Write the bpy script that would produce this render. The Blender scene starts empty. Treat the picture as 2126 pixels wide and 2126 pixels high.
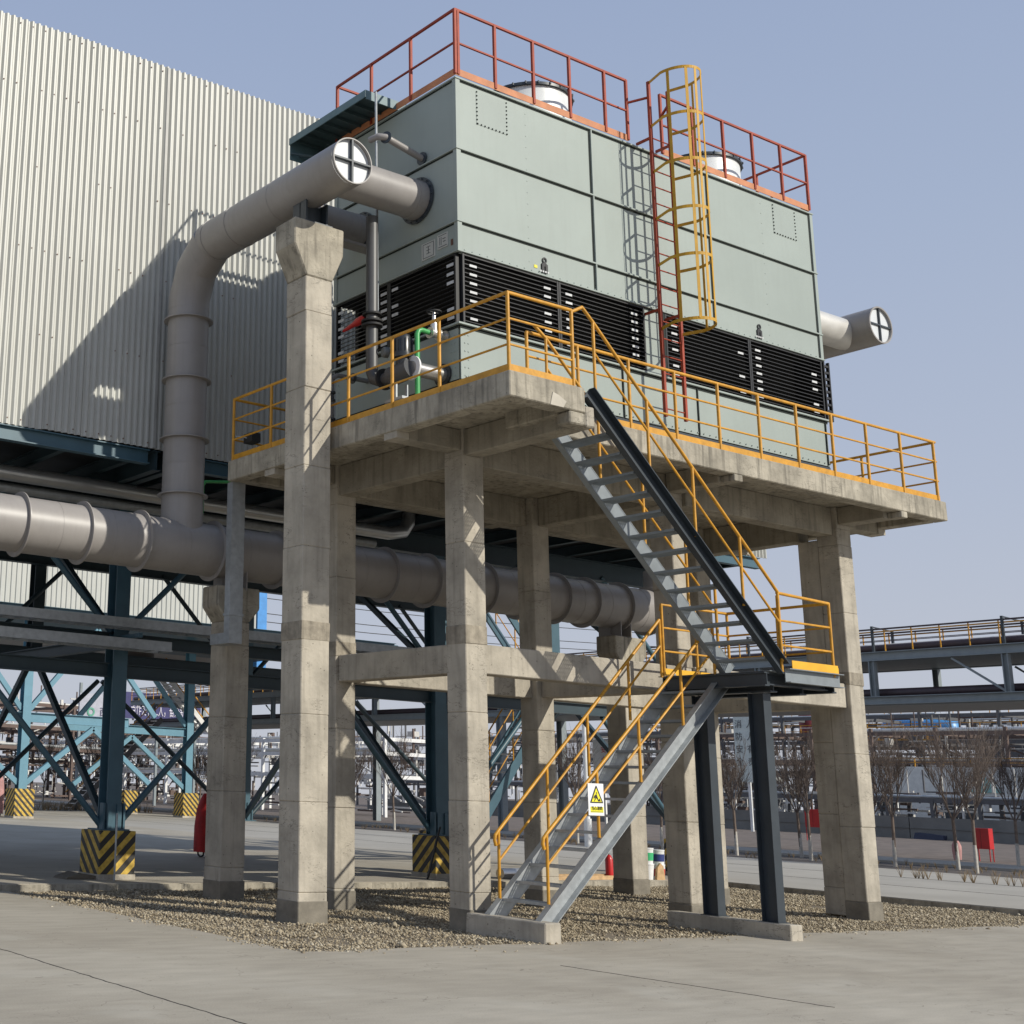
import bpy, math, random
import numpy as np
from mathutils import Vector, Matrix
random.seed(7); rng = np.random.default_rng(7)
S = bpy.context.scene
col = S.collection
# ------------------------------------------------------------------ camera
cam_d = bpy.data.cameras.new('camera'); cam = bpy.data.objects.new('camera', cam_d); col.objects.link(cam)
S.camera = cam
PITCH, ROLL, YAW = 0.2408, 0.0369, 1.0377
fw = Vector((math.cos(YAW)*math.cos(PITCH), math.sin(YAW)*math.cos(PITCH), math.sin(PITCH)))
r0 = Vector((math.sin(YAW), -math.cos(YAW), 0)); u0 = r0.cross(fw)
rt = r0*math.cos(ROLL)+u0*math.sin(ROLL); up = -r0*math.sin(ROLL)+u0*math.cos(ROLL)
m = Matrix.Identity(4)
for i in range(3):
    m[i][0] = rt[i]; m[i][1] = up[i]; m[i][2] = -fw[i]
m[0][3], m[1][3], m[2][3] = -9.252, -9.888, 1.803
cam.matrix_world = m
cam_d.sensor_width = 36; cam_d.lens = 2803.68/2126*36
cam_d.shift_x = (1063-354.13)/2126; cam_d.shift_y = -(1063-937.72)/2126
cam_d.clip_end = 3000; cam_d.clip_start = 0.1
# ------------------------------------------------------------------ light
SUN = Vector((0.44, -1.0, 0.62)).normalized()      # towards the sun
w = bpy.data.worlds.new('World'); S.world = w; w.use_nodes = True
nt = w.node_tree; nt.nodes.clear()
sky = nt.nodes.new('ShaderNodeTexSky'); sky.sky_type = 'NISHITA'; sky.sun_disc = False
sky.sun_elevation = math.asin(SUN.z); sky.sun_rotation = math.atan2(SUN.x, SUN.y)
sky.air_density = 1.0; sky.dust_density = 3.0; sky.ozone_density = 3.0; sky.altitude = 0
# thin high haze veils the clear sky everywhere, whiter towards the horizon
tc = nt.nodes.new('ShaderNodeTexCoord'); sx = nt.nodes.new('ShaderNodeSeparateXYZ'); nt.links.new(tc.outputs['Generated'], sx.inputs[0])
vr = nt.nodes.new('ShaderNodeValToRGB'); nt.links.new(sx.outputs[2], vr.inputs['Fac'])
ve = vr.color_ramp.elements; ve[0].position = 0.0; ve[0].color = (0.58, 0.60, 0.66, 1); ve[1].position = 1.0; ve[1].color = (0.24, 0.34, 0.55, 1)
k_ = ve.new(0.20); k_.color = (0.47, 0.53, 0.66, 1)
k_ = ve.new(0.38); k_.color = (0.395, 0.475, 0.64, 1)
k_ = ve.new(0.58); k_.color = (0.325, 0.41, 0.60, 1)
sc_ = nt.nodes.new('ShaderNodeVectorMath'); sc_.operation = 'SCALE'; sc_.inputs['Scale'].default_value = 9.8
nt.links.new(vr.outputs[0], sc_.inputs[0])
mx_ = nt.nodes.new('ShaderNodeMix'); mx_.data_type = 'RGBA'; mx_.inputs[0].default_value = 0.93
nt.links.new(sky.outputs[0], mx_.inputs[6]); nt.links.new(sc_.outputs[0], mx_.inputs[7])
bg = nt.nodes.new('ShaderNodeBackground'); bg.inputs[1].default_value = 0.10
wo = nt.nodes.new('ShaderNodeOutputWorld')
nt.links.new(mx_.outputs[2], bg.inputs[0]); nt.links.new(bg.outputs[0], wo.inputs[0])
sd = bpy.data.lights.new('sun', 'SUN'); sun = bpy.data.objects.new('sun', sd); col.objects.link(sun)
sd.energy = 4.1; sd.angle = math.radians(0.5); sd.color = (1, 0.95, 0.84)
sun.rotation_euler = SUN.to_track_quat('Z', 'Y').to_euler()
S.view_settings.view_transform = 'Standard'; S.view_settings.look = 'None'
S.view_settings.exposure = 0.0; S.view_settings.gamma = 1
S.view_settings.use_curve_mapping = False
S.render.engine = 'CYCLES'

# ------------------------------------------------------------------ materials
def mat(name, c, rough=0.6, metal=0.0, var=0.12, scale=3.0, bump=0.0, bscale=40.0, c2=None, spec=0.5,
        streak=0.0, streak_c=None, pits=0.0, emit=None, scars=0.0):
    M = bpy.data.materials.new(name); M.use_nodes = True
    t = M.node_tree; N = t.nodes; L = t.links
    b = N['Principled BSDF']
    b.inputs['Roughness'].default_value = rough; b.inputs['Metallic'].default_value = metal
    b.inputs['Specular IOR Level'].default_value = spec
    geo = N.new('ShaderNodeNewGeometry')
    n = N.new('ShaderNodeTexNoise'); n.inputs['Scale'].default_value = scale; n.inputs['Detail'].default_value = 6
    n.inputs['Roughness'].default_value = 0.6
    L.new(geo.outputs['Position'], n.inputs['Vector'])
    cr = N.new('ShaderNodeValToRGB'); L.new(n.outputs['Fac'], cr.inputs['Fac'])
    cr.color_ramp.elements[0].position = 0.3; cr.color_ramp.elements[1].position = 0.7
    lo = [x*(1-var) for x in c] if c2 is None else list(c2)
    hi = [min(1, x*(1+var)) for x in c]
    cr.color_ramp.elements[0].color = (*lo, 1); cr.color_ramp.elements[1].color = (*hi, 1)
    out = cr.outputs['Color']
    def mix(a, fac, colr):
        mx = N.new('ShaderNodeMix'); mx.data_type = 'RGBA'
        L.new(a, mx.inputs[6]); L.new(fac, mx.inputs[0]); mx.inputs[7].default_value = (*colr, 1)
        return mx.outputs[2]
    if streak > 0:      # vertical run-off streaks
        mp = N.new('ShaderNodeMapping'); mp.inputs['Scale'].default_value = (7, 7, 0.55)
        L.new(geo.outputs['Position'], mp.inputs['Vector'])
        n2 = N.new('ShaderNodeTexNoise'); n2.inputs['Scale'].default_value = 1.6; n2.inputs['Detail'].default_value = 5
        L.new(mp.outputs[0], n2.inputs['Vector'])
        r2 = N.new('ShaderNodeMapRange'); r2.inputs[1].default_value = 0.5; r2.inputs[2].default_value = 0.72
        r2.inputs[4].default_value = streak
        L.new(n2.outputs['Fac'], r2.inputs[0])
        out = mix(out, r2.outputs[0], streak_c or [x*0.45 for x in c])
    if pits > 0:
        v = N.new('ShaderNodeTexVoronoi'); v.inputs['Scale'].default_value = 7.5; v.inputs['Randomness'].default_value = 1
        L.new(geo.outputs['Position'], v.inputs['Vector'])
        n3 = N.new('ShaderNodeTexNoise'); n3.inputs['Scale'].default_value = 30; L.new(geo.outputs['Position'], n3.inputs['Vector'])
        ad = N.new('ShaderNodeMath'); ad.operation = 'MULTIPLY_ADD'; ad.inputs[1].default_value = 0.12
        L.new(n3.outputs['Fac'], ad.inputs[0]); L.new(v.outputs['Distance'], ad.inputs[2])
        r3 = N.new('ShaderNodeMapRange'); r3.inputs[1].default_value = 0.15; r3.inputs[2].default_value = 0.105
        r3.inputs[4].default_value = pits
        L.new(ad.outputs[0], r3.inputs[0])
        out = mix(out, r3.outputs[0], [x*0.3 for x in c])
    if scars > 0:     # thin dark scratches and form marks, and cloudy cement bloom
        for (vec, sc3, lo3, hi3, amt, cc) in (((1, 1, 3.0), 2.3, 0.493, 0.500, scars, [x*0.42 for x in c]), ((1.5, 1.5, .6), 1.1, 0.56, 0.70, .5*scars, [min(1, x*1.32) for x in c])):
            mp3 = N.new('ShaderNodeMapping'); mp3.inputs['Scale'].default_value = vec; L.new(geo.outputs['Position'], mp3.inputs['Vector'])
            n4 = N.new('ShaderNodeTexNoise'); n4.inputs['Scale'].default_value = sc3; n4.inputs['Detail'].default_value = 9; n4.inputs['Roughness'].default_value = .62
            L.new(mp3.outputs[0], n4.inputs['Vector'])
            if cc[0] < c[0]:
                # narrow band of the noise = wandering hairline
                s1 = N.new('ShaderNodeMath'); s1.operation = 'SUBTRACT'; s1.inputs[1].default_value = .5; L.new(n4.outputs['Fac'], s1.inputs[0])
                s2 = N.new('ShaderNodeMath'); s2.operation = 'ABSOLUTE'; L.new(s1.outputs[0], s2.inputs[0])
                r4 = N.new('ShaderNodeMapRange'); r4.inputs[1].default_value = .010; r4.inputs[2].default_value = .003; r4.inputs[4].default_value = amt; L.new(s2.outputs[0], r4.inputs[0])
                n5 = N.new('ShaderNodeTexNoise'); n5.inputs['Scale'].default_value = 1.7; L.new(geo.outputs['Position'], n5.inputs['Vector'])
                r5 = N.new('ShaderNodeMapRange'); r5.inputs[1].default_value = .5; r5.inputs[2].default_value = .6; L.new(n5.outputs['Fac'], r5.inputs[0])
                m5 = N.new('ShaderNodeMath'); m5.operation = 'MULTIPLY'; L.new(r4.outputs[0], m5.inputs[0]); L.new(r5.outputs[0], m5.inputs[1]); f4 = m5.outputs[0]
            else:
                r4 = N.new('ShaderNodeMapRange'); r4.inputs[1].default_value = lo3; r4.inputs[2].default_value = hi3; r4.inputs[4].default_value = amt; L.new(n4.outputs['Fac'], r4.inputs[0]); f4 = r4.outputs[0]
            out = mix(out, f4, cc)
    L.new(out, b.inputs['Base Color'])
    if bump > 0:
        nb = N.new('ShaderNodeTexNoise'); nb.inputs['Scale'].default_value = bscale; nb.inputs['Detail'].default_value = 5
        L.new(geo.outputs['Position'], nb.inputs['Vector'])
        bp = N.new('ShaderNodeBump'); bp.inputs['Strength'].default_value = bump; bp.inputs['Distance'].default_value = 0.01
        L.new(nb.outputs['Fac'], bp.inputs['Height']); L.new(bp.outputs[0], b.inputs['Normal'])
    if emit:
        b.inputs['Emission Color'].default_value = (*emit[0], 1); b.inputs['Emission Strength'].default_value = emit[1]
    return M

CONC = mat('cast_concrete', (0.40, 0.362, 0.298), 0.9, var=0.26, scale=1.8, bump=1.0, bscale=14, streak=0.38, pits=0.9, scars=0.95)
CONC_SLAB = mat('weathered_slab_concrete', (0.345, 0.312, 0.25), 0.92, var=0.34, scale=2.6, bump=1.0, bscale=18, streak=0.95, pits=0.6, scars=0.8)
CONC_FOOT = mat('damp_concrete_foot', (0.20, 0.18, 0.145), 0.95, var=0.25, scale=5, bump=0.5)
CONC_JOINT = mat('rough_joint_concrete', (0.30, 0.265, 0.21), 0.95, var=0.35, scale=6, bump=1.0, bscale=18, streak=0.6)
SHEET = mat('cream_profiled_sheet', (0.45, 0.45, 0.415), 0.45, var=0.05, scale=0.6, streak=0.25, streak_c=(0.34, 0.33, 0.29))
def per_object_tint(M, amt):
    t = M.node_tree; b = t.nodes['Principled BSDF']; src = b.inputs['Base Color'].links[0].from_socket
    oi = t.nodes.new('ShaderNodeObjectInfo'); r = t.nodes.new('ShaderNodeMapRange'); r.inputs[3].default_value = 1-amt; r.inputs[4].default_value = 1+amt
    t.links.new(oi.outputs['Random'], r.inputs[0]); v = t.nodes.new('ShaderNodeVectorMath'); v.operation = 'SCALE'
    t.links.new(src, v.inputs[0]); t.links.new(r.outputs[0], v.inputs['Scale']); t.links.new(v.outputs[0], b.inputs['Base Color'])
per_object_tint(SHEET, .035)
SHEET_END = mat('grey_flashing', (0.36, 0.355, 0.33), 0.5)
DUCT = mat('grey_duct_paint', (0.285, 0.266, 0.252), 0.42, var=0.10, scale=1.1, bump=0.12, bscale=3, streak=0.20, streak_c=(0.20, 0.18, 0.165))
DUCT_END = mat('pale_end_plate', (0.62, 0.64, 0.66), 0.45, var=0.05)
TOWER = mat('grey_green_panel', (0.325, 0.368, 0.342), 0.45, spec=0.25, var=0.05, scale=0.9, bump=0.35, bscale=1.1, streak=0.16, streak_c=(0.27, 0.30, 0.275))
TOWER_DK = mat('seam_shadow_and_dark_trim', (0.008, 0.014, 0.012), 0.8)  # near-black for painted shadow strips by ribs and rims; also bolts and edges
BLACK = mat('black_plastic', (0.012, 0.012, 0.013), 0.45, var=0.2)
INSIDE = mat('dark_interior', (0.03, 0.03, 0.03), 0.9)
GAP_LABEL = mat('daylight_gap_and_label', (0.55, 0.56, 0.56), 0.6)  # pale colour standing in for daylight through the louvres; also lug labels
per_object_tint(TOWER, .03)
ORANGE = mat('orange_red_paint', (0.30, 0.036, 0.008), 0.6, var=0.2, scale=6)
TOE_O = mat('pale_orange_primer', (0.50, 0.20, 0.09), 0.65, var=0.2, scale=4)
YELLOW = mat('yellow_ochre_paint', (0.55, 0.265, 0.018), 0.45, var=0.2, scale=9, bump=0.08, bscale=60)
CAGE = mat('cage_yellow_paint', (0.50, 0.27, 0.012), 0.6, var=0.12, scale=8)
STEEL_DK = mat('dark_grey_blue_steel', (0.035, 0.045, 0.055), 0.42, var=0.15, scale=3)
GALV = mat('galvanised_steel', (0.36, 0.38, 0.39), 0.42, metal=0.45, var=0.16, scale=9)
STEEL_GR = mat('grey_painted_stringer', (0.22, 0.245, 0.26), 0.42, metal=0.1, var=0.12, scale=5)
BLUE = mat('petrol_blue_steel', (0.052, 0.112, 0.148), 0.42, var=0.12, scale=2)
BLUE_L = mat('sky_blue_steel', (0.125, 0.27, 0.35), 0.45, var=0.08, scale=2)
INSUL = mat('aluminium_cladding', (0.62, 0.63, 0.63), 0.32, metal=0.75, var=0.06)
RUBBER = mat('black_rubber', (0.02, 0.02, 0.02), 0.7)
MOTOR = mat('dark_motor_paint', (0.03, 0.033, 0.036), 0.3, var=0.2)
GREEN = mat('green_pipe_paint', (0.06, 0.36, 0.10), 0.4)
RED = mat('red_paint', (0.50, 0.02, 0.02), 0.35)
REDCLOTH = mat('red_cover_cloth', (0.40, 0.012, 0.012), 0.7, var=0.25, scale=6)
PINKCLOTH = mat('faded_pink_cloth', (0.45, 0.24, 0.23), 0.8, var=0.2, scale=5)
CHROME = mat('silver_valve', (0.6, 0.58, 0.55), 0.3, metal=0.8)
TEAL = mat('teal_canopy_sheet', (0.045, 0.075, 0.08), 0.5, var=0.15)
WHITE = mat('white_paint', (0.75, 0.75, 0.74), 0.5)
RACK = mat('grey_rack_steel', (0.24, 0.275, 0.29), 0.5, var=0.1)
PIPE_W = mat('pale_pipe_cladding', (0.62, 0.60, 0.56), 0.4, metal=0.3, var=0.1)
PIPE_D = mat('dark_brown_pipe', (0.06, 0.04, 0.045), 0.5)
RUST = mat('rusty_brown_steel', (0.16, 0.08, 0.055), 0.8, var=0.3, scale=3)
WOOD = mat('raw_timber', (0.50, 0.33, 0.17), 0.8, var=0.25, scale=7)
BARK = mat('grey_brown_bark', (0.16, 0.12, 0.095), 0.9, var=0.25, scale=9, bump=0.3)
TWIG = mat('brown_twigs', (0.135, 0.105, 0.088), 0.9, var=0.3, scale=3)
LIME = mat('limewashed_bark', (0.48, 0.45, 0.40), 0.9, var=0.2, scale=8)
DIRT = mat('bare_dirt', (0.15, 0.12, 0.10), 0.95, var=0.35, scale=1.2, bump=0.5, bscale=6)
DARKSOIL = mat('dark_planting_soil', (0.10, 0.085, 0.075), 0.95, var=0.3, scale=2, bump=0.5, bscale=8)
ASPH = mat('far_concrete_road', (0.40, 0.375, 0.33), 0.95, spec=0.15, var=0.09, scale=0.4, bump=0.1)
WALLC = mat('grey_retaining_wall', (0.20, 0.195, 0.18), 0.9, var=0.2, scale=0.5)
GRAV = mat('gravel_bed_base', (0.21, 0.175, 0.13), 0.95, var=0.35, scale=30, bump=1.0, bscale=30)
PLINTH = CONC_FOOT

def ground_mat():
    M = bpy.data.materials.new('brushed_yard_concrete'); M.use_nodes = True
    t = M.node_tree; N = t.nodes; L = t.links; b = N['Principled BSDF']
    b.inputs['Roughness'].default_value = 0.88
    g = N.new('ShaderNodeNewGeometry')
    def noise(scale, mapping, detail=6):
        mp = N.new('ShaderNodeMapping'); mp.inputs['Scale'].default_value = mapping
        mp.inputs['Rotation'].default_value = (0, 0, 0.35)
        L.new(g.outputs['Position'], mp.inputs['Vector'])
        n = N.new('ShaderNodeTexNoise'); n.inputs['Scale'].default_value = scale; n.inputs['Detail'].default_value = detail
        L.new(mp.outputs[0], n.inputs['Vector']); return n.outputs['Fac']
    a = noise(0.35, (1, 1, 1)); c = noise(1.4, (1, 3.5, 1)); d = noise(60, (1, 1, 1), 3)
    cr = N.new('ShaderNodeValToRGB'); L.new(a, cr.inputs['Fac'])
    cr.color_ramp.elements[0].position = 0.32; cr.color_ramp.elements[1].position = 0.68
    cr.color_ramp.elements[0].color = (0.34, 0.302, 0.24, 1); cr.color_ramp.elements[1].color = (0.43, 0.39, 0.318, 1)
    r = N.new('ShaderNodeMapRange'); r.inputs[1].default_value = 0.3; r.inputs[2].default_value = 0.7
    r.inputs[3].default_value = 0.90; r.inputs[4].default_value = 1.08; L.new(c, r.inputs[0])
    mul = N.new('ShaderNodeVectorMath'); mul.operation = 'SCALE'
    L.new(cr.outputs['Color'], mul.inputs[0]); L.new(r.outputs[0], mul.inputs['Scale'])
    r2 = N.new('ShaderNodeMapRange'); r2.inputs[1].default_value = 0.35; r2.inputs[2].default_value = 0.65
    r2.inputs[3].default_value = 0.93; r2.inputs[4].default_value = 1.06; L.new(d, r2.inputs[0])
    mul2 = N.new('ShaderNodeVectorMath'); mul2.operation = 'SCALE'
    L.new(mul.outputs[0], mul2.inputs[0]); L.new(r2.outputs[0], mul2.inputs['Scale'])
    L.new(mul2.outputs[0], b.inputs['Base Color'])
    out = mul2.outputs[0]
    def over(fac, colr):
        nonlocal out
        mx = N.new('ShaderNodeMix'); mx.data_type = 'RGBA'; L.new(out, mx.inputs[6]); L.new(fac, mx.inputs[0]); mx.inputs[7].default_value = (*colr, 1); out = mx.outputs[2]
    # wandering hairline scratches and trowel arcs
    for sc5, vec, wd, amt, thr in ((0.9, (1, 2.2, 1), .0022, .55, .50), (2.4, (2.4, 1, 1), .0035, .35, .56), (0.45, (1, 1, 1), .0012, .6, .44)):
        mp = N.new('ShaderNodeMapping'); mp.inputs['Scale'].default_value = vec; L.new(g.outputs['Position'], mp.inputs['Vector'])
        n1 = N.new('ShaderNodeTexNoise'); n1.inputs['Scale'].default_value = sc5; n1.inputs['Detail'].default_value = 4; L.new(mp.outputs[0], n1.inputs['Vector'])
        s1 = N.new('ShaderNodeMath'); s1.operation = 'SUBTRACT'; s1.inputs[1].default_value = .5; L.new(n1.outputs['Fac'], s1.inputs[0])
        s2 = N.new('ShaderNodeMath'); s2.operation = 'ABSOLUTE'; L.new(s1.outputs[0], s2.inputs[0])
        r4 = N.new('ShaderNodeMapRange'); r4.inputs[1].default_value = wd; r4.inputs[2].default_value = wd*.3; r4.inputs[4].default_value = amt; L.new(s2.outputs[0], r4.inputs[0])
        n2 = N.new('ShaderNodeTexNoise'); n2.inputs['Scale'].default_value = sc5*1.3; L.new(g.outputs['Position'], n2.inputs['Vector'])
        r5 = N.new('ShaderNodeMapRange'); r5.inputs[1].default_value = thr; r5.inputs[2].default_value = thr+.06; L.new(n2.outputs['Fac'], r5.inputs[0])
        m5 = N.new('ShaderNodeMath'); m5.operation = 'MULTIPLY'; L.new(r4.outputs[0], m5.inputs[0]); L.new(r5.outputs[0], m5.inputs[1])
        over(m5.outputs[0], (0.16, 0.14, 0.11))
    # oil spots and pale dusty patches
    for sc6, lo6, hi6, amt, colr in ((2.6, .70, .76, .5, (.17, .15, .12)), (0.7, .58, .72, .35, (.50, .47, .40)), (9, .70, .78, .45, (.15, .13, .10))):
        n6 = N.new('ShaderNodeTexNoise'); n6.inputs['Scale'].default_value = sc6; n6.inputs['Detail'].default_value = 5; L.new(g.outputs['Position'], n6.inputs['Vector'])
        r6 = N.new('ShaderNodeMapRange'); r6.inputs[1].default_value = lo6; r6.inputs[2].default_value = hi6; r6.inputs[4].default_value = amt; L.new(n6.outputs['Fac'], r6.inputs[0])
        over(r6.outputs[0], colr)
    L.new(out, b.inputs['Base Color'])
    bp = N.new('ShaderNodeBump'); bp.inputs['Strength'].default_value = 0.35; bp.inputs['Distance'].default_value = 0.01
    L.new(c, bp.inputs['Height']); L.new(bp.outputs[0], b.inputs['Normal'])
    return M
YARD = ground_mat()

def stripe_mat(name, sgn, side):
    """diagonal yellow / black hazard paint"""
    M = bpy.data.materials.new(name); M.use_nodes = True
    t = M.node_tree; N = t.nodes; L = t.links; b = N['Principled BSDF']; b.inputs['Roughness'].default_value = 0.55
    g = N.new('ShaderNodeNewGeometry'); s = N.new('ShaderNodeSeparateXYZ'); L.new(g.outputs['Position'], s.inputs[0])
    ad = N.new('ShaderNodeMath'); ad.operation = 'ADD' if sgn > 0 else 'SUBTRACT'
    hs = N.new('ShaderNodeMath'); hs.operation = 'ADD'
    L.new(s.outputs[0], hs.inputs[0]); L.new(s.outputs[1], hs.inputs[1])
    L.new(hs.outputs[0], ad.inputs[0]); L.new(s.outputs[2], ad.inputs[1])
    dv = N.new('ShaderNodeMath'); dv.operation = 'MULTIPLY'; dv.inputs[1].default_value = 1/0.28; L.new(ad.outputs[0], dv.inputs[0])
    fr = N.new('ShaderNodeMath'); fr.operation = 'FRACT'; L.new(dv.outputs[0], fr.inputs[0])
    gt = N.new('ShaderNodeMath'); gt.operation = 'GREATER_THAN'; gt.inputs[1].default_value = 0.5; L.new(fr.outputs[0], gt.inputs[0])
    n = N.new('ShaderNodeTexNoise'); n.inputs['Scale'].default_value = 9; L.new(g.outputs['Position'], n.inputs['Vector'])
    cr = N.new('ShaderNodeValToRGB'); L.new(n.outputs['Fac'], cr.inputs['Fac'])
    cr.color_ramp.elements[0].color = (0.36, 0.22, 0.03, 1); cr.color_ramp.elements[1].color = (0.62, 0.42, 0.07, 1)
    cr.color_ramp.elements[0].position = 0.3; cr.color_ramp.elements[1].position = 0.6
    mx = N.new('ShaderNodeMix'); mx.data_type = 'RGBA'; L.new(gt.outputs[0], mx.inputs[0])
    L.new(cr.outputs['Color'], mx.inputs[6]); mx.inputs[7].default_value = (0.03, 0.028, 0.025, 1)
    L.new(mx.outputs[2], b.inputs['Base Color'])
    return M
STRIPE_A = stripe_mat('hazard_stripes_rising', -1, 0)
STRIPE_B = stripe_mat('hazard_stripes_falling', 1, 0)

# ------------------------------------------------------------------ mesh helpers
class MB:
    def __init__(s): s.v = []; s.f = []
    def quadbox(s, P):          # 8 points, bottom 4 then top 4
        n = len(s.v); s.v += [tuple(p) for p in P]
        s.f += [(n, n+3, n+2, n+1), (n+4, n+5, n+6, n+7), (n, n+1, n+5, n+4), (n+1, n+2, n+6, n+5), (n+2, n+3, n+7, n+6), (n+3, n, n+4, n+7)]
        return s
    def box(s, x0, y0, z0, x1, y1, z1):
        return s.quadbox([(x0, y0, z0), (x1, y0, z0), (x1, y1, z0), (x0, y1, z0), (x0, y0, z1), (x1, y0, z1), (x1, y1, z1), (x0, y1, z1)])
    def bar(s, p, q, wd, ht, up=(0, 0, 1), off=(0, 0)):
        """rectangular bar from p to q; wd across, ht along 'up'"""
        p = Vector(p); q = Vector(q); d = (q-p).normalized(); u = Vector(up)
        u = (u-d*u.dot(d)); u = u.normalized() if u.length > 1e-6 else Vector((1, 0, 0)); a = d.cross(u)
        p = p+a*off[0]+u*off[1]; q = q+a*off[0]+u*off[1]
        h = a*wd/2; k = u*ht/2
        return s.quadbox([p-h-k, q-h-k, q+h-k, p+h-k, p-h+k, q-h+k, q+h+k, p+h+k])
    def hbeam(s, p, q, ht, wd, up=(0, 0, 1), tf=0.02, tw=0.012):
        s.bar(p, q, wd, tf, up, (0, ht/2-tf/2)); s.bar(p, q, wd, tf, up, (0, -ht/2+tf/2)); s.bar(p, q, tw, ht-2*tf-0.001, up)
        return s
    def chan(s, p, q, ht, wd, side=1, up=(0, 0, 1), t=0.012):
        """channel: web at centre line, flanges stick out to +a*side"""
        s.bar(p, q, t, ht, up)
        for k in (-1, 1): s.bar(p, q, wd-0.002, t, up, (side*(wd/2+t/2), k*(ht/2-t/2)))
        return s
    def tube(s, pts, r, n=10, cap=True, r2=None):
        pts = [Vector(p) for p in pts]; m_ = len(pts); base = len(s.v)
        prev = None
        for i, p in enumerate(pts):
            if i == 0: d = pts[1]-pts[0]
            elif i == m_-1: d = pts[-1]-pts[-2]
            else: d = (pts[i+1]-p).normalized()+(p-pts[i-1]).normalized()
            d.normalize()
            if prev is None:
                a = d.orthogonal().normalized()
            else:
                a = prev-d*prev.dot(d); a = a.normalized() if a.length > 1e-6 else d.orthogonal().normalized()
            prev = a; b = d.cross(a)
            k = 1.0
            if 0 < i < m_-1:
                c = (pts[i+1]-p).normalized().dot((p-pts[i-1]).normalized()); k = 1/max(0.5, math.sqrt((1+c)/2))
            rr = r if r2 is None else r+(r2-r)*i/(m_-1)
            for j in range(n):
                t = 2*math.pi*j/n
                o = a*math.cos(t)+b*math.sin(t)
                s.v.append(tuple(p+o*rr))
        for i in range(m_-1):
            for j in range(n):
                a0 = base+i*n+j; a1 = base+i*n+(j+1) % n
                s.f.append((a0, a1, a1+n, a0+n))
        if cap:
            s.f.append(tuple(base+j for j in reversed(range(n)))); s.f.append(tuple(base+(m_-1)*n+j for j in range(n)))
        return s
    def ring(s, c, axis, ro, ri, th, n=40):
        c = Vector(c); ax = Vector(axis).normalized(); a = ax.orthogonal().normalized(); b = ax.cross(a); base = len(s.v)
        for k, (rr, h) in enumerate(((ri, -th/2), (ro, -th/2), (ro, th/2), (ri, th/2))):
            for j in range(n):
                t = 2*math.pi*j/n; s.v.append(tuple(c+ax*h+(a*math.cos(t)+b*math.sin(t))*rr))
        for k in range(4):
            for j in range(n):
                a0 = base+k*n+j; a1 = base+k*n+(j+1) % n; k2 = (k+1) % 4
                s.f.append((a0, a1, base+k2*n+(j+1) % n, base+k2*n+j))
        return s
    def lathe(s, c, axis, prof, n=28):
        c = Vector(c); ax = Vector(axis).normalized(); a = ax.orthogonal().normalized(); b = ax.cross(a); base = len(s.v)
        for (rr, h) in prof:
            for j in range(n):
                t = 2*math.pi*j/n; s.v.append(tuple(c+ax*h+(a*math.cos(t)+b*math.sin(t))*rr))
        for k in range(len(prof)-1):
            for j in range(n):
                a0 = base+k*n+j; a1 = base+k*n+(j+1) % n; s.f.append((a0, a1, a1+n, a0+n))
        s.f.append(tuple(base+j for j in reversed(range(n)))); s.f.append(tuple(base+(len(prof)-1)*n+j for j in range(n)))
        return s
    def prism(s, poly, axis, h0, h1):
        """poly: 2-D points; axis 'x','y','z' is the extrusion direction"""
        n = len(s.v); k = len(poly)
        def P(a, b, h): return {'x': (h, a, b), 'y': (a, h, b), 'z': (a, b, h)}[axis]
        s.v += [P(a, b, h0) for a, b in poly]+[P(a, b, h1) for a, b in poly]
        s.f.append(tuple(n+i for i in range(k))); s.f.append(tuple(n+k+i for i in reversed(range(k))))
        for i in range(k): j = (i+1) % k; s.f.append((n+i, n+k+i, n+k+j, n+j))
        return s
    def rough(s, amp):
        s.v = [(x+random.uniform(-amp, amp), y+random.uniform(-amp, amp), z+random.uniform(-amp, amp)) for x, y, z in s.v]; return s
    def build(s, name, M, parent=None, smooth=None, bevel=0.0, kind=None):
        me = bpy.data.meshes.new(name); me.from_pydata(s.v, [], s.f); me.materials.append(M)
        import bmesh
        bm = bmesh.new(); bm.from_mesh(me); bmesh.ops.recalc_face_normals(bm, faces=bm.faces); bm.to_mesh(me); bm.free()
        if smooth: me.polygons.foreach_set('use_smooth', [True]*len(me.polygons)); me.set_sharp_from_angle(angle=math.radians(smooth))
        o = bpy.data.objects.new(name, me); col.objects.link(o)
        if parent is not None: o.parent = parent
        if bevel:
            md = o.modifiers.new('bevel', 'BEVEL'); md.width = bevel; md.segments = 1; md.limit_method = 'ANGLE'
        if kind: o['kind'] = kind
        return o

def tag(o, label=None, cat=None, group=None, kind=None):
    if label: o['label'] = label
    if cat: o['category'] = cat
    if group: o['group'] = group
    if kind: o['kind'] = kind
    return o
def thing(name, label, cat, group=None, loc=(0, 0, 0)):
    """an Empty that parents parts; parts keep world coordinates through the inverse matrix"""
    o = bpy.data.objects.new(name, None); col.objects.link(o); o.location = loc; o.empty_display_size = 0.2
    return tag(o, label, cat, group)
class Root:
    """things whose parts are modelled in world coordinates"""
def W(o, child):
    child.parent = o; child.matrix_parent_inverse = Matrix.Translation(o.location).inverted(); return child
def struct(name, mb, M, **k):
    o = mb.build(name, M, **k); o['kind'] = 'structure'; return o
def inst(o, parent, name=None, loc=None):
    c = o.copy(); col.objects.link(c); c.parent = parent
    if loc is not None: c.location = loc
    return c
def copy_tree(o, parent=None):
    c = o.copy(); col.objects.link(c); c.parent = parent
    for ch in list(o.children): copy_tree(ch, c)
    return c
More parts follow.
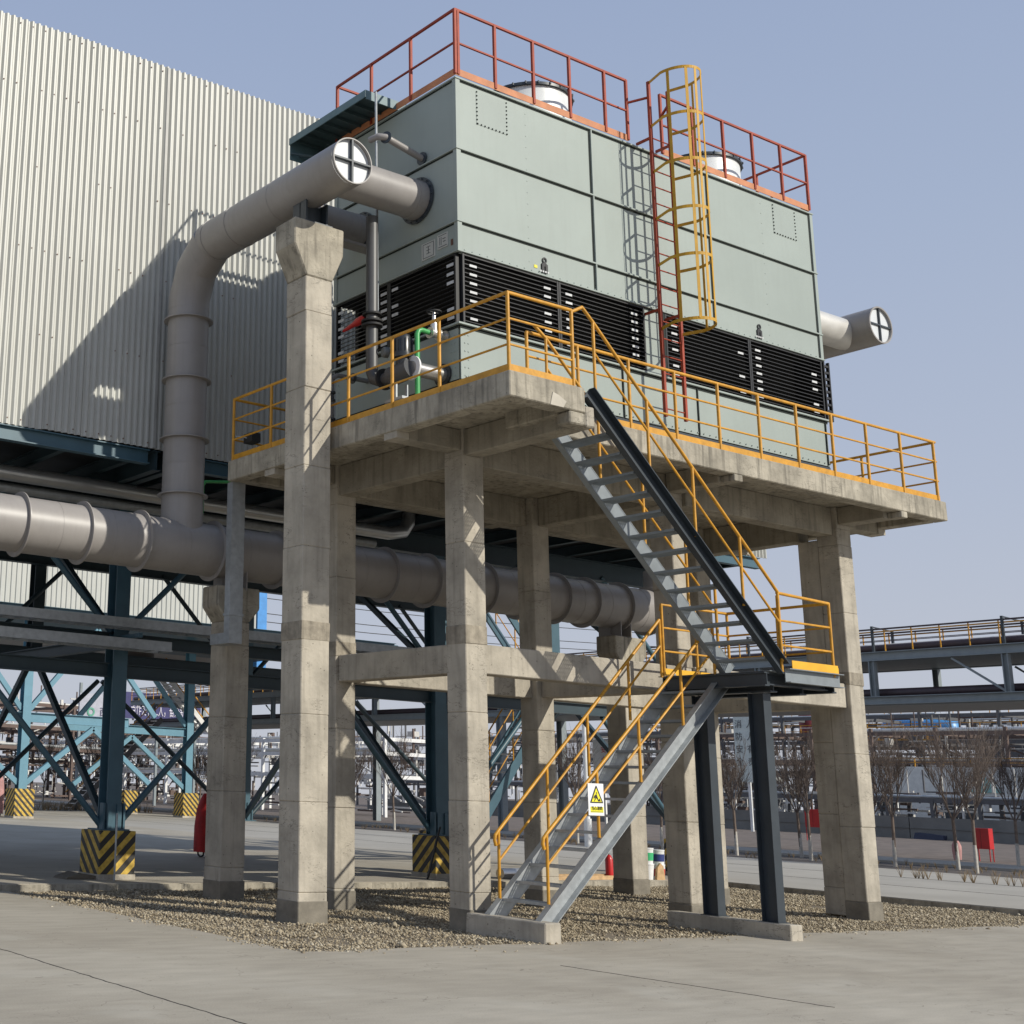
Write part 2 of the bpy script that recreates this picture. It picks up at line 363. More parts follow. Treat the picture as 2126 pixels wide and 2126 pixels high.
def text(name, body, size, M, parent, loc, rot, extr=0.002, align='CENTER', sx=1.0):
    cu = bpy.data.curves.new(name, 'FONT'); cu.body = body; cu.size = size; cu.extrude = extr; cu.align_x = align; cu.align_y = 'CENTER'
    cu.materials.append(M)
    o = bpy.data.objects.new(name, cu); col.objects.link(o); o.location = loc; o.rotation_euler = rot; o.scale = (sx, 1, 1)
    bpy.context.view_layer.update()
    dg = bpy.context.evaluated_depsgraph_get(); me = bpy.data.meshes.new_from_object(o.evaluated_get(dg))
    o2 = bpy.data.objects.new(name, me); col.objects.link(o2); o2.matrix_world = o.matrix_world.copy()
    bpy.data.objects.remove(o)
    if parent is not None: o2.parent = parent
    return o2
PI = math.pi
FRONT = (PI/2, 0, 0)          # text plane facing -Y

# ================================================================== SETTING
struct('yard_ground', MB().box(-60, -60, -0.4, 0.45, 11.4, 0.0).box(0.45, -60, -0.4, 60, 3.25, 0.0), YARD)
# raised concrete apron behind and to the right of the gravel
struct('rear_pavement', MB().box(-60, 11.45, -0.4, 18.05, 60, 0.10), YARD)
struct('roadway', MB().box(18.05, 3.28, -0.4, 31.0, 600, 0.10).box(-400, 60.02, -0.4, 18.03, 78, 0.09), ASPH)
struct('roadway_near', MB().box(60.02, -400, -0.4, 600, 3.26, 0.0).box(-60, -400, -0.4, 60, -60.02, 0.0), ASPH)
struct('gravel_bed', MB().box(0.47, 3.27, -0.4, 18.0, 11.4, -0.03), GRAV)
struct('gravel_kerb', MB().box(0.40, 11.4, -0.3, 18.0, 11.53, 0.09).box(18.0, 3.3, -0.3, 18.12, 11.53, 0.085).rough(0.004), CONC_SLAB)
struct('planting_strip', MB().box(31.0, 3.3, -0.4, 35.9, 600, 0.08), DARKSOIL)
struct('far_pavement', MB().box(35.9, 3.3, -0.4, 39.5, 600, 0.16), ASPH)
struct('dirt_field', MB().box(39.5, 3.3, -0.4, 600, 600, 0.05), DIRT)
struct('far_ground', MB().box(-600, 78, -0.4, 18.0, 600, 0.05).box(-600, -600, -0.5, -60, 78, -0.02), DIRT)
# saw-cut joints in the yard
jt = MB()
for (a, b) in (((-9, 3.55), (2.0, -5.2)), ((4.3, 1.25), (13.5, -0.55))):
    pass
jm = mat('dark_joint_gap', (0.07, 0.062, 0.05), 0.95)  # dark tone of the road joints and ground cracks
j = MB()
for x in (22.3, 26.4): j.box(x-0.02, 3.4, 0.09, x+0.02, 120, 0.104)
struct('road_joint', j, jm)
j = MB()
def crackline(p, q, n=24, wd=0.008, z=0.004):
    P = []
    for i in range(n+1):
        t = i/n; P.append(Vector((p[0]+(q[0]-p[0])*t+random.uniform(-.012, .012), p[1]+(q[1]-p[1])*t+random.uniform(-.012, .012), z-0.002)))
    for a, b in zip(P[:-1], P[1:]): j.bar(a, b, wd*random.uniform(.6, 1.4), 0.004, (0, 0, 1))
crackline((-2.79, 4.6), (-2.87, -1.2), 60, 0.009)
crackline((2.70, 1.45), (3.03, -1.6), 40, 0.005)
crackline((-2.8, -4.5), (-1.2, -4.5), 30, 0.005)
struct('ground_crack', j, jm)

# gravel stones
def stones():
    N = 95000
    x = rng.uniform(0.5, 17.98, N); y = rng.uniform(3.28, 11.38, N)
    edge = (rng.random(N) < 0.045); y[edge] = 3.27-rng.exponential(0.10, edge.sum())
    e2 = (rng.random(N) < 0.012); x[e2] = 0.47-rng.exponential(0.12, e2.sum())
    patch = np.sin(x*1.9+1.3*np.sin(y*1.1))*np.sin(y*2.3+np.sin(x*.8))+.4*np.sin(x*5.1)*np.sin(y*4.3)
    keep = (patch > -0.55) | (rng.random(N) < .45); x, y = x[keep], y[keep]; N = len(x)
    sz = rng.gamma(3.2, 0.0038, N)+0.004; big = rng.random(N) < 0.008; sz[big] *= rng.uniform(1.5, 2.6, big.sum())
    base = np.array([(1, 0, 0), (0, 1, 0), (-1, 0, 0), (0, -1, 0), (0, 0, 1), (0, 0, -1)], float)
    F = np.array([(0, 1, 4), (1, 2, 4), (2, 3, 4), (3, 0, 4), (1, 0, 5), (2, 1, 5), (3, 2, 5), (0, 3, 5)])
    V = base[None]*rng.uniform(0.6, 1.25, (N, 6, 1))*np.stack([rng.uniform(.7, 1.3, N), rng.uniform(.7, 1.3, N), rng.uniform(.5, .9, N)], 1)[:, None, :]
    a = rng.uniform(0, 2*PI, N); b = rng.uniform(-.7, .7, N)
    ca, sa, cb, sb = np.cos(a), np.sin(a), np.cos(b), np.sin(b)
    X = V[..., 0]; Y = V[..., 1]; Z = V[..., 2]
    Y, Z = Y*cb[:, None]-Z*sb[:, None], Y*sb[:, None]+Z*cb[:, None]
    X, Y = X*ca[:, None]-Y*sa[:, None], X*sa[:, None]+Y*ca[:, None]
    mound = 0.03*np.sin(x*1.7)*np.sin(y*2.1)+0.02*np.sin(x*4.1+y*3)
    P = np.stack([X*sz[:, None]+x[:, None], Y*sz[:, None]+y[:, None], Z*sz[:, None]+(-0.022+0.4*mound+rng.uniform(0, .02, N))[:, None]], -1).reshape(-1, 3)
    FF = (F[None]+(np.arange(N)*6)[:, None, None]).reshape(-1)
    me = bpy.data.meshes.new('gravel'); me.vertices.add(len(P)); me.vertices.foreach_set('co', P.ravel())
    nf = len(FF)//3; me.loops.add(len(FF)); me.loops.foreach_set('vertex_index', FF)
    me.polygons.add(nf); me.polygons.foreach_set('loop_start', np.arange(nf)*3); me.update(calc_edges=True)
    M = bpy.data.materials.new('gravel_stone'); M.use_nodes = True; t = M.node_tree; b_ = t.nodes['Principled BSDF']; b_.inputs['Roughness'].default_value = 0.9
    g = t.nodes.new('ShaderNodeNewGeometry'); cr = t.nodes.new('ShaderNodeValToRGB'); t.links.new(g.outputs['Random Per Island'], cr.inputs['Fac'])
    e = cr.color_ramp.elements; e[0].color = (0.19, 0.15, 0.10, 1); e[1].color = (0.56, 0.50, 0.38, 1)
    k = e.new(0.5); k.color = (0.35, 0.29, 0.195, 1); k = e.new(0.9); k.color = (0.42, 0.36, 0.26, 1)
    t.links.new(cr.outputs[0], b_.inputs['Base Color']); me.materials.append(M)
    o = bpy.data.objects.new('gravel', me); col.objects.link(o)
    tag(o, 'loose tan gravel filling the bed under the concrete platform', 'gravel', kind='stuff')
stones()

# ================================================================== CONCRETE PLATFORM
CW = 0.40
platform = thing('concrete_platform', 'raised two-level concrete frame platform carrying the cooling tower', 'platform')
def column(parent, x, y, z0, z1, wx=CW, wy=CW, lift=1.22, foot=0.28, name='column', M=CONC):
    b = MB(); z = z0; seedoff = random.uniform(0.1, 0.5)
    zz = [z0]+[z0+seedoff+lift*k for k in range(0, 20) if z0+seedoff+lift*k < z1-0.2]+[z1]
    for a, c in zip(zz[:-1], zz[1:]):
        e = random.uniform(-0.005, 0.005); f = random.uniform(-0.005, 0.005); g = random.uniform(0, .004)
        b.box(x+e-g, y+f-g, a, x+wx+e+g, y+wy+f+g, c)
    o = W(parent, b.build(name, M, bevel=0.012))
    if z1 > 5.2:
        W(parent, MB().box(x-0.009, y-0.009, 3.90, x+wx+0.009, y+wy+0.009, 4.10+random.uniform(0, .1)).rough(0.006).build('construction_joint', CONC_JOINT, bevel=0.008)).parent = o
    if foot:
        W(parent, MB().box(x-0.012, y-0.012, z0-0.2, x+wx+0.012, y+wy+0.012, z0+foot).rough(0.004).build('column_foot', CONC_FOOT, bevel=0.01)).parent = o
    return o
ZK = 6.52
cols = {}
for nm, x, y in (('a', 4.28, 4.56), ('b', 8.86, 4.60), ('c', 13.13, 4.46), ('a2', 4.28, 7.56), ('b2', 8.52, 7.33), ('c2', 12.90, 7.30)):
    cols[nm] = column(platform, x, y, 0, ZK+0.16, .31 if nm == 'b' else CW, .43 if nm == 'b' else CW)
column(platform, 13.145, 4.87, 0.03, ZK-0.01, 0.38, 0.39, foot=0.0)
def beam(x0, y0, z0, x1, y1, z1, M=CONC):
    return W(platform, MB().box(x0, y0, z0, x1, y1, z1).build('beam', M, bevel=0.012))
# mid-level beams
for (xa, xb, y) in ((4.685, 8.852, 4.64), (9.178, 13.123, 4.54)): beam(xa, y, 3.50, xb, y+0.30, 3.92)
for (xa, xb, y) in ((4.685, 8.515, 7.44), (8.925, 12.893, 7.40)): beam(xa, y, 3.48, xb, y+0.30, 3.90)
for (x, ya, yb) in ((4.33, 4.965, 7.555), (8.62, 4.945, 7.325), (13.16, 5.265, 7.80)): beam(x, ya, 3.49, x+0.29, yb, 3.91)
# upper girders
CONC_G = mat('dark_girder_concrete', (0.30, 0.27, 0.215), 0.92, var=0.28, scale=1.6, bump=0.8, bscale=18, streak=0.6, pits=0.6, scars=0.8)  # darker concrete tone for girders and brackets under the slab
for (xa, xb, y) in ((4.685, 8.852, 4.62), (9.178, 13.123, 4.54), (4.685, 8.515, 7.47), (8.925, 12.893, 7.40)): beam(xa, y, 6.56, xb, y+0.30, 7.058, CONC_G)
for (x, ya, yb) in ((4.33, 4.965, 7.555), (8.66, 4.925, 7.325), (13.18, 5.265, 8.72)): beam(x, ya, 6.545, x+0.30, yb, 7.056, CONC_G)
for (x, y, wx, wy) in ((4.28, 4.56, .4, .4), (8.86, 4.60, .31, .43), (13.13, 4.46, .4, .4), (4.28, 7.56, .4, .4), (8.52, 7.33, .4, .4), (12.90, 7.30, .4, .4)):
    W(platform, MB().box(x+0.004, y+0.004, ZK+0.155, x+wx-.004, y+wy-0.004, 7.057).build('column_head', CONC))
# cantilever brackets (tapered)
def brk(axis, a, b, h0, h1, zr, zt):
    """tapered cantilever: section between a (root) and b (tip) along axis"""
    poly = [(a, zr), (b, zt), (b, 6.842), (a, 6.842)]
    W(platform, MB().prism(poly, 'y' if axis == 'x' else 'x', h0, h1).build('bracket', CONC, bevel=0.01))
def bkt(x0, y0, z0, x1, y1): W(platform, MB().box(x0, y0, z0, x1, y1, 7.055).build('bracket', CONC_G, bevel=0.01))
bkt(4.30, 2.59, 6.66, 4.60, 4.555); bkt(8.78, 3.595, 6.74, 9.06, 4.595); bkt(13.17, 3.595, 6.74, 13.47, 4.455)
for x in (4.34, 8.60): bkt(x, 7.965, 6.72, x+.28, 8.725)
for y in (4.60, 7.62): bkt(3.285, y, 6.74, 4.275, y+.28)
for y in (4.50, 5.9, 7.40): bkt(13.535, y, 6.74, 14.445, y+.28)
W(platform, MB().box(4.421, 2.34, 6.66, 4.60, 2.588, 6.95).rough(.006).build('bracket', CONC, bevel=0.02))
for y in (4.60, 7.62): W(platform, MB().box(3.05, y, 6.74, 3.28, y+.28, 6.838).build('nib', CONC))
for y in (4.50, 7.40): W(platform, MB().box(14.46, y, 6.74, 14.68, y+.28, 6.838).build('nib', CONC))
W(platform, MB().box(3.283, 3.593, 7.06, 14.447, 8.727, 7.19).box(3.283, 2.588, 7.06, 4.167, 3.588, 7.19).build('slab', CONC_SLAB, bevel=0.01))
RZ0, RZ1 = 6.84, 7.192
for (xa, ya, xb, yb) in ((3.03, 2.587, 3.28, 8.98), (3.03, 2.335, 4.42, 2.585), (4.17, 2.587, 4.418, 3.338), (4.17, 3.34, 14.70, 3.59), (14.45, 3.592, 14.70, 8.98), (3.282, 8.73, 14.448, 8.98)):
    W(platform, MB().box(xa, ya, RZ0, xb, yb, RZ1).rough(0.003).build('rim_beam', CONC_SLAB, bevel=0.014))
# deeper edge drop and bearing nibs on the slab rim
for (x0, x1) in ((8.83, 9.03), (13.28, 13.45)):
    W(platform, MB().box(x0, 3.335, 6.73, x1, 3.588, 6.838).build('nib', CONC_SLAB, bevel=0.01))
W(platform, MB().box(4.12, 2.338, 6.66, 4.419, 2.584, 6.838).rough(0.01).build('nib', CONC_SLAB, bevel=0.02))
W(platform, MB().prism([(3.75, 6.84), (3.80, 7.02), (3.92, 7.0), (4.05, 6.93), (4.0, 6.84)], 'y', 2.325, 2.36).rough(0.006).build('spalled_patch', mat('pale_mortar_patch', (0.50, 0.46, 0.39), 0.95)))
# tower plinths on the slab
for x in (4.55, 7.3, 10.3, 13.0):
    W(platform, MB().box(x, 4.9, 7.19, x+0.35, 7.6, 7.87).build('plinth', CONC))

# ================================================================== PIPE SUPPORT COLUMNS
def support(name, label, x, y, wx, wy, zc, zf, ztop, flare, loc):
    t = thing(name, label, 'pipe support', loc=loc)
    column(t, x, y, 0, zc, wx, wy)
    W(t, MB().prism([(x, zc+0.001), (x+wx, zc+0.001), (x+wx+flare, zf), (x+wx+flare, ztop), (x-flare, ztop), (x-flare, zf)], 'y', y-0.01, y+wy+0.01).rough(0.009).build('capital', CONC_SLAB, bevel=0.02))
    return t
tallc = support('pipe_support', 'tallest free-standing concrete column with flared capital holding the high grey pipe', 2.42, 5.97, 0.5, 0.5, 9.50, 9.98, 10.42, 0.23, (2.67, 6.2, 0))
lowc = support('pipe_support', 'short concrete column with flared head left of the tallest column, behind the galvanised duct', 3.45, 9.53, 0.47, 0.5, 4.55, 4.80, 5.16, 0.2, (3.7, 9.8, 0))
farc = support('pipe_support', 'short concrete column with dark flared head under the right end of the big pipe', 13.16, 9.40, 0.47, 0.5, 4.45, 4.75, 5.10, 0.24, (13.4, 9.7, 0))
for t_ in (tallc, lowc, farc): t_['group'] = 'concrete columns carrying the grey pipe'

# ================================================================== BIG GREY PIPE
pipe = thing('grey_pipe', 'large grey ribbed pipe running behind the platform and rising over the tallest column', 'pipe')
YP, ZP, RP = 9.8, 5.77, 0.455
rings = [-1.6, -.45, .68, 1.78, 3.25, 4.6, 5.9, 7.1, 8.15, 9.6, 10.6, 11.6, 12.45, 13.45, 14.4]
ends = [-9.0]+rings+[14.55]
for a, b in zip(ends[:-1], ends[1:]):
    W(pipe, MB().tube([(a+0.003, YP, ZP), (b-0.003, YP, ZP)], RP, 48).build('pipe_section', DUCT, smooth=40))
for x in rings:
    W(pipe, MB().ring((x, YP, ZP), (1, 0, 0), RP+0.075, RP-0.02, 0.022, 48).build('ring', DUCT, smooth=40))
ws = None
for k, (a, b) in enumerate(zip(ends[:-1], ends[1:])):
    x_ = a+(b-a)*(.42 if k % 2 else .55)
    W(pipe, MB().ring((x_, YP, ZP), (1, 0, 0), RP+0.004, RP-0.01, 0.012, 40).build('weld_seam', DUCT, smooth=40))
XR_, RR = 2.64, 0.368
for z in (6.15, 7.2, 8.25, 9.35): W(pipe, MB().ring((XR_, YP, z), (0, 0, 1), RR+0.004, RR-0.01, 0.012, 40).build('weld_seam', DUCT, smooth=40))
for y in (6.9, 8.15, 8.9): W(pipe, MB().ring((XR_, y, 11.14), (0, 1, 0), RR+0.008, RR-0.01, 0.012, 40).build('weld_seam', DUCT, smooth=40))
W(pipe, MB().tube([(XR_, YP, 5.8), (XR_, YP, 10.05)], RR, 44).build('riser', DUCT, smooth=40))
for z in (6.66, 7.66, 8.74, 9.86):
    W(pipe, MB().ring((XR_, YP, z), (0, 0, 1), RR+0.075, RR-0.02, 0.018, 44).build('ring', DUCT, smooth=40))
W(pipe, MB().tube([(XR_, YP, 10.05), (XR_, YP, 10.28), (XR_, YP-0.22, 10.78), (XR_, YP-0.72, 11.13)], RR+0.003, 44).build('elbow', DUCT, smooth=30))
ZH = 11.14
W(pipe, MB().tube([(XR_, YP-0.72, ZH), (XR_, 7.9, ZH)], RR, 44).build('header', DUCT, smooth=40))
W(pipe, MB().tube([(XR_, 7.9, ZH), (XR_, 5.16, ZH)], RR+0.004, 44, cap=False).build('header', DUCT, smooth=40))
W(pipe, MB().ring((XR_, 5.13, ZH), (0, 1, 0), RR+0.006, RR-0.012, 0.05, 44).build('pipe_end_rim', DUCT, smooth=40))
W(pipe, MB().tube([(XR_, 5.175, ZH), (XR_, 5.185, ZH)], RR-0.005, 44).build('end_plate', DUCT_END, smooth=40))
W(pipe, MB().box(XR_-0.016, 5.11, ZH-RR+.01, XR_+0.016, 5.17, ZH+RR-.01).box(XR_-RR+.01, 5.112, ZH-0.012, XR_+RR-.01, 5.168, ZH+0.016).build('end_cross', STEEL_DK))
# branches into the tower
for yb, rb in ((5.62, 0.315), (7.05, 0.26)):
    zb = ZH-0.02 if yb < 6 else ZH-0.05
    W(pipe, MB().tube([(XR_, yb, zb), (4.18, yb, zb)], rb, 40).build('branch', DUCT, smooth=40))
    W(pipe, MB().tube([(4.18, yb, zb), (4.39, yb, zb)], rb+0.008, 40).build('branch_collar', DUCT, smooth=40))
    fl = MB().ring((4.365, yb, zb), (1, 0, 0), rb+0.075, rb, 0.022, 40)
    for k in range(16):
        t = 2*PI*k/16; fl.tube([(4.33, yb+math.cos(t)*(rb+.045), zb+math.sin(t)*(rb+.045)), (4.38, yb+math.cos(t)*(rb+.045), zb+math.sin(t)*(rb+.045))], 0.012, 6)
    W(pipe, fl.build('flange', STEEL_DK, smooth=30))
# saddles on top of the columns
W(pipe, MB().box(2.46, 6.05, 10.42, 2.49, 6.40, 10.82).box(2.86, 6.05, 10.42, 2.89, 6.40, 10.82).box(2.46, 6.2, 10.42, 2.89, 6.22, 10.80).box(2.40, 6.0, 10.42, 2.95, 6.45, 10.445).build('saddle', STEEL_DK))
for x in (3.68, 13.40):
    W(pipe, MB().box(x-.16, YP-.3, 5.10, x-.14, YP+.3, 5.45).box(x+.14, YP-.3, 5.10, x+.16, YP+.3, 5.45).box(x-.2, YP-.05, 5.17, x+.2, YP-.03, 5.40).build('saddle', DUCT))
W(pipe, MB().tube([(14.5, YP, ZP), (14.75, YP, ZP+0.1), (14.95, YP, ZP+0.45), (14.98, YP, ZP+0.9)], 0.40, 40).build('end_elbow', DUCT, smooth=40))

# outlet pipe on the far side of the tower
op = thing('outlet_pipe', 'stub of grey pipe with crossed end plate sticking out right of the tower', 'pipe')
def on(o, mb, name, M, **k): return W(o, mb.build(name, M, **k))
oy = 5.5; oz = 11.36; ox = 16.25
on(op, MB().tube([(13.5, oy+.35, oz-.05), (ox, oy+.35, oz-.05)], 0.315, 36), 'branch', PIPE_W, smooth=40)
on(op, MB().tube([(ox, 7.6, oz), (ox, 5.16, oz)], 0.385, 44, cap=False), 'header', DUCT, smooth=40)
on(op, MB().ring((ox, 5.16, oz), (0, 1, 0), 0.392, 0.36, 0.05, 44), 'pipe_end_rim', DUCT, smooth=40)
on(op, MB().tube([(ox, 5.19, oz), (ox, 5.20, oz)], 0.38, 44), 'end_plate', DUCT_END, smooth=40)
on(op, MB().box(ox-.014, 5.15, oz-.37, ox+.014, 5.185, oz+.37).box(ox-.37, 5.152, oz-.014, ox+.37, 5.183, oz+.014), 'end_cross', STEEL_DK)

# ================================================================== COOLING TOWER
TX0, TX1, TY0, TY1 = 4.40, 13.50, 4.72, 7.78
ZB, ZL0, ZL1, Z2, Z1, ZT = 7.886, 8.79, 9.945, 10.463, 11.694, 12.936
tower = thing('cooling_tower', 'grey-green panelled cooling tower with black louvres standing on the concrete platform', 'cooling tower', loc=(8.95, 6.2, 7.88))
T = tower
on(T, MB().box(TX0+.02, TY0+.02, ZL1, TX1-.02, TY1-.02, ZT-.01), 'upper_casing_core', INSIDE)
on(T, MB().box(TX0+.35, TY0+.35, ZB+.02, TX1-.35, TY1-.35, ZL1-.001), 'fill_core', INSIDE)
on(T, MB().box(TX0, TY0, ZB-.12, TX1, TY1, ZB), 'base_frame', STEEL_DK)
xs = [TX0, 7.444, 10.456, TX1]; zs_ = [ZL1+.02, Z2, Z1, ZT]
def panelf(x0, x1, z0, z1, name='panel', d=0.0, side='f'):
    g = 0.018
    if side == 'f': b = MB().box(x0+g, TY0-.006+d, z0+g, x1-g, TY0+.016+d, z1-g)
    elif side == 'l': b = MB().box(TX0-.006+d, x0+g, z0+g, TX0+.016+d, x1-g, z1-g)
    elif side == 'r': b = MB().box(TX1-.016, x0+g, z0+g, TX1+.006, x1-g, z1-g)
    else: b = MB().box(x0+g, TY1-.016, z0+g, x1-g, TY1+.006, z1-g)
    return on(T, b, name, TOWER)
for za, zb in zip(zs_[:-1], zs_[1:]):
    for xa, xb in zip(xs[:-1], xs[1:]):
        panelf(xa, xb, za, zb); panelf(xa, xb, za, zb, side='b')
    panelf(TY0, TY1, za, zb, side='l'); panelf(TY0, TY1, za, zb, side='r')
# ribs between panels
for z in (Z2, Z1, ZT-0.02, ZL1+.02):
    on(T, MB().box(TX0-.045, TY0-.045, z-.012, TX1+.045, TY0-.004, z+.012), 'rib', TOWER)
    on(T, MB().box(TX0-.045, TY0-.003, z-.012, TX0-.004, TY1+.04, z+.012), 'rib', TOWER)
    on(T, MB().box(TX0, TY0-.012, z-.046, TX1, TY0-.0065, z-.013), 'seam_shadow', TOWER_DK)  # dark strip painted as the shadow below the rib
    on(T, MB().box(TX0-.012, TY0, z-.040, TX0-.0065, TY1, z-.013), 'seam_shadow', TOWER_DK)
for i, x in enumerate(xs):
    for za, zb in zip(zs_[:-1], zs_[1:]):
        if 0 < i < 3:
            on(T, MB().box(x-.012, TY0-.042, za+.013, x+.012, TY0-.004, zb-.014), 'rib', TOWER)
            on(T, MB().box(x-.046, TY0-.0118, za+.02, x-.0125, TY0-.0066, zb-.04), 'seam_shadow', TOWER_DK)  # dark strip painted as the shadow left of the rib
on(T, MB().box(TX0-.03, TY0-.03, ZL1, TX0+.06, TY0-.0015, ZT-.034).box(TX0-.03, TY0-.0012, ZL1, TX0-.0015, TY0+.05, ZT-.034), 'corner_trim', TOWER)
on(T, MB().box(TX1-.05, TY0-.03, ZL1, TX1+.03, TY0-.0015, ZT-.034), 'corner_trim', TOWER)
on(T, MB().box(TX0-.03, TY1-.05, ZL1, TX0-.0015, TY1+.03, ZT-.034), 'corner_trim', TOWER)
on(T, MB().box(TX1-.085, TY0-.0125, ZL1+.03, TX1-.055, TY0-.0066, ZT-.04), 'seam_shadow', TOWER_DK)
# rivets as one joined piece
rv = MB()
for x in np.arange(TX0+.12, TX1, .16):
    for z in (ZL1+.055, ZB+.06): rv.box(x-.008, TY0-.026, z-.008, x+.008, TY0-.006, z+.008)
for x in (5.92, 8.95, 11.98):
    for z in np.arange(ZL1+.2, ZT-.1, .2): rv.box(x-.009, TY0-.010, z-.007, x+.009, TY0-.006, z+.007)
for x in (TX0+.10, TX0+.17):
    for z in np.arange(ZB+.08, ZL0, .13): rv.box(x-.01, TY0-.014, z-.008, x+.01, TY0-.006, z+.008); 
for y in (TY0+.10, TY0+.18, TY1-.1):
    for z in np.arange(ZB+.08, ZL0, .13): rv.box(TX0-.014, y-.01, z-.008, TX0-.006, y+.01, z+.008)
on(T, rv, 'rivets', TOWER, kind='stuff')
# hatches
for xa in (4.83, 12.33):
    h = on(T, MB().box(xa, TY0-.0105, 12.24, xa+.67, TY0-.0062, 12.82), 'access_hatch', TOWER)
    b = MB()
    for k in range(9):
        for (px, pz) in ((xa+.01, 12.25+k*.07), (xa+.66, 12.25+k*.07), (xa+.02+k*.08, 12.25)): b.box(px-.01, TY0-.022, pz-.01, px+.01, TY0-.0108, pz+.01)
    q = on(T, b, 'bolts', TOWER_DK, kind='stuff'); q.parent = h
# basin
for xa, xb in zip([TX0, 8.0, 9.86], [8.0, 9.86, TX1]):
    panelf(xa, xb, ZB, ZL0-.03, 'basin_panel')
panelf(TY0, TY1, ZB, ZL0-.03, 'basin_panel', side='l'); panelf(TY0, TY1, ZB, ZL0-.03, 'basin_panel', side='r'); panelf(TX0, TX1, ZB, ZL0-.03, 'basin_panel', side='b')
on(T, MB().box(TX0-.005, TY0+.017, ZB, TX1+.005, TY1-.017, ZL0-.031), 'basin_core', TOWER_DK)
for x in (8.0, 9.86, TX1-.06):
    on(T, MB().box(x-.03, TY0-.03, ZB+.03, x-.008, TY0-.0066, ZL0-.06), 'seam_shadow', TOWER_DK)
on(T, MB().box(TX0-.06, TY0-.06, ZL0-.028, TX1+.05, TY0+.1, ZL0), 'basin_rim', TOWER)
on(T, MB().box(TX0-.06, TY0+.101, ZL0-.028, TX0+.1, TY1+.05, ZL0), 'basin_rim', TOWER)
on(T, MB().box(TX0, TY0-.014, ZL0-.075, TX1, TY0-.0067, ZL0-.0285), 'seam_shadow', TOWER_DK)  # dark strip painted as the shadow under the basin rim
on(T, MB().box(TX0-.014, TY0, ZL0-.075, TX0-.0067, TY1, ZL0-.0285), 'seam_shadow', TOWER_DK)
on(T, MB().box(8.60, TY0-.004, ZL0+.001, 9.02, TY0+.03, ZL1-.001), 'filler_panel', TOWER)
on(T, MB().box(9.03, TY0-.02, ZL0+.001, 9.10, TY0+.03, ZL1-.001), 'filler_edge', TOWER_DK)
# louvres: every slat its own part, sharing mesh data per length
def louvre(side, a, b, nm=15):
    z0, z1 = ZL0+.03, ZL1-.02
    fr = MB()
    if side == 'f':
        for x in (a, b-.035): fr.box(x, TY0-.02, z0-.03, x+.035, TY0+.06, z1+.02)
        fr.box(a+.035, TY0-.015, z1-.01, b-.035, TY0+.05, z1+.018)
    else:
        for y in (a, b-.035): fr.box(TX0-.02, y, z0-.03, TX0+.06, y+.035, z1+.02)
        fr.box(TX0-.015, a+.035, z1-.01, TX0+.05, b-.035, z1+.018)
    on(T, fr, 'louvre_frame', BLACK)
    proto = None; dz = (z1-z0-.03)/nm
    for k in range(nm):
        z = z0+dz*(k+.3)
        if proto is None:
            if side == 'f':
                mb = MB().quadbox([(a+.036, TY0-.012, z), (b-.036, TY0-.012, z), (b-.036, TY0+.055, z+.045), (a+.036, TY0+.055, z+.045),
                                   (a+.036, TY0-.012, z+.010), (b-.036, TY0-.012, z+.010), (b-.036, TY0+.055, z+.058), (a+.036, TY0+.055, z+.058)])
            else:
                mb = MB().quadbox([(TX0-.012, b-.036, z), (TX0-.012, a+.036, z), (TX0+.055, a+.036, z+.045), (TX0+.055, b-.036, z+.045),
                                   (TX0-.012, b-.036, z+.010), (TX0-.012, a+.036, z+.010), (TX0+.055, a+.036, z+.058), (TX0+.055, b-.036, z+.058)])
            proto = on(T, mb, 'louvre_slat', BLACK); zp = z
        else:
            c = proto.copy(); col.objects.link(c); c.location = (0, 0, z-zp)
    # pale plates standing in for daylight seen through gaps in the slats
    first = None
    cl = {'f': [a+.14, b-.34], 'l': [a+.05, b-.22]}[side]
    for ci, x in enumerate(cl):
        for k in range(7):
            z = z0+.06+k*.145
            if random.random() < (.15 if ci == 0 else .3): continue
            if first is None:
                mb = MB().box(x, TY0-.024, z, x+.15, TY0-.014, z+.038) if side == 'f' else MB().box(TX0-.024, x, z, TX0-.014, x+.15, z+.048)
                first = on(T, mb, 'daylight_gap', GAP_LABEL); p0 = (x, z)
            else:
                c = first.copy(); col.objects.link(c)
                c.location = ((x-p0[0]), 0, z-p0[1]) if side == 'f' else (0, x-p0[0], z-p0[1])
for a, b in ((4.47, 6.55), (6.56, 8.59), (9.11, 11.35), (11.36, 13.46)): louvre('f', a, b)
for a, b in ((4.76, 6.34), (6.35, 7.75)): louvre('l', a, b)
# frame sticking out at the far end
on(T, MB().box(TX1+.02, TY0-.02, ZL0, TX1+.05, TY0+.04, ZL1).box(TX1+.17, TY0-.02, ZL0, TX1+.20, TY0+.04, ZL1), 'louvre_frame', BLACK)
for k in range(9):
    z = ZL0+.05+k*.125
    on(T, MB().box(TX1+.051, TY0-.015, z, TX1+.169, TY0+.03, z+.04), 'louvre_slat', BLACK)
on(T, MB().box(TX1-.10, TY0+.07, ZL0+.001, TX1-.05, TY1-.02, ZL1-.001), 'inner_screen', INSIDE)
on(T, MB().box(TX0+.40, TY1-.12, ZL0+.001, TX1-.12, TY1-.03, ZL1-.001), 'inner_screen', INSIDE)
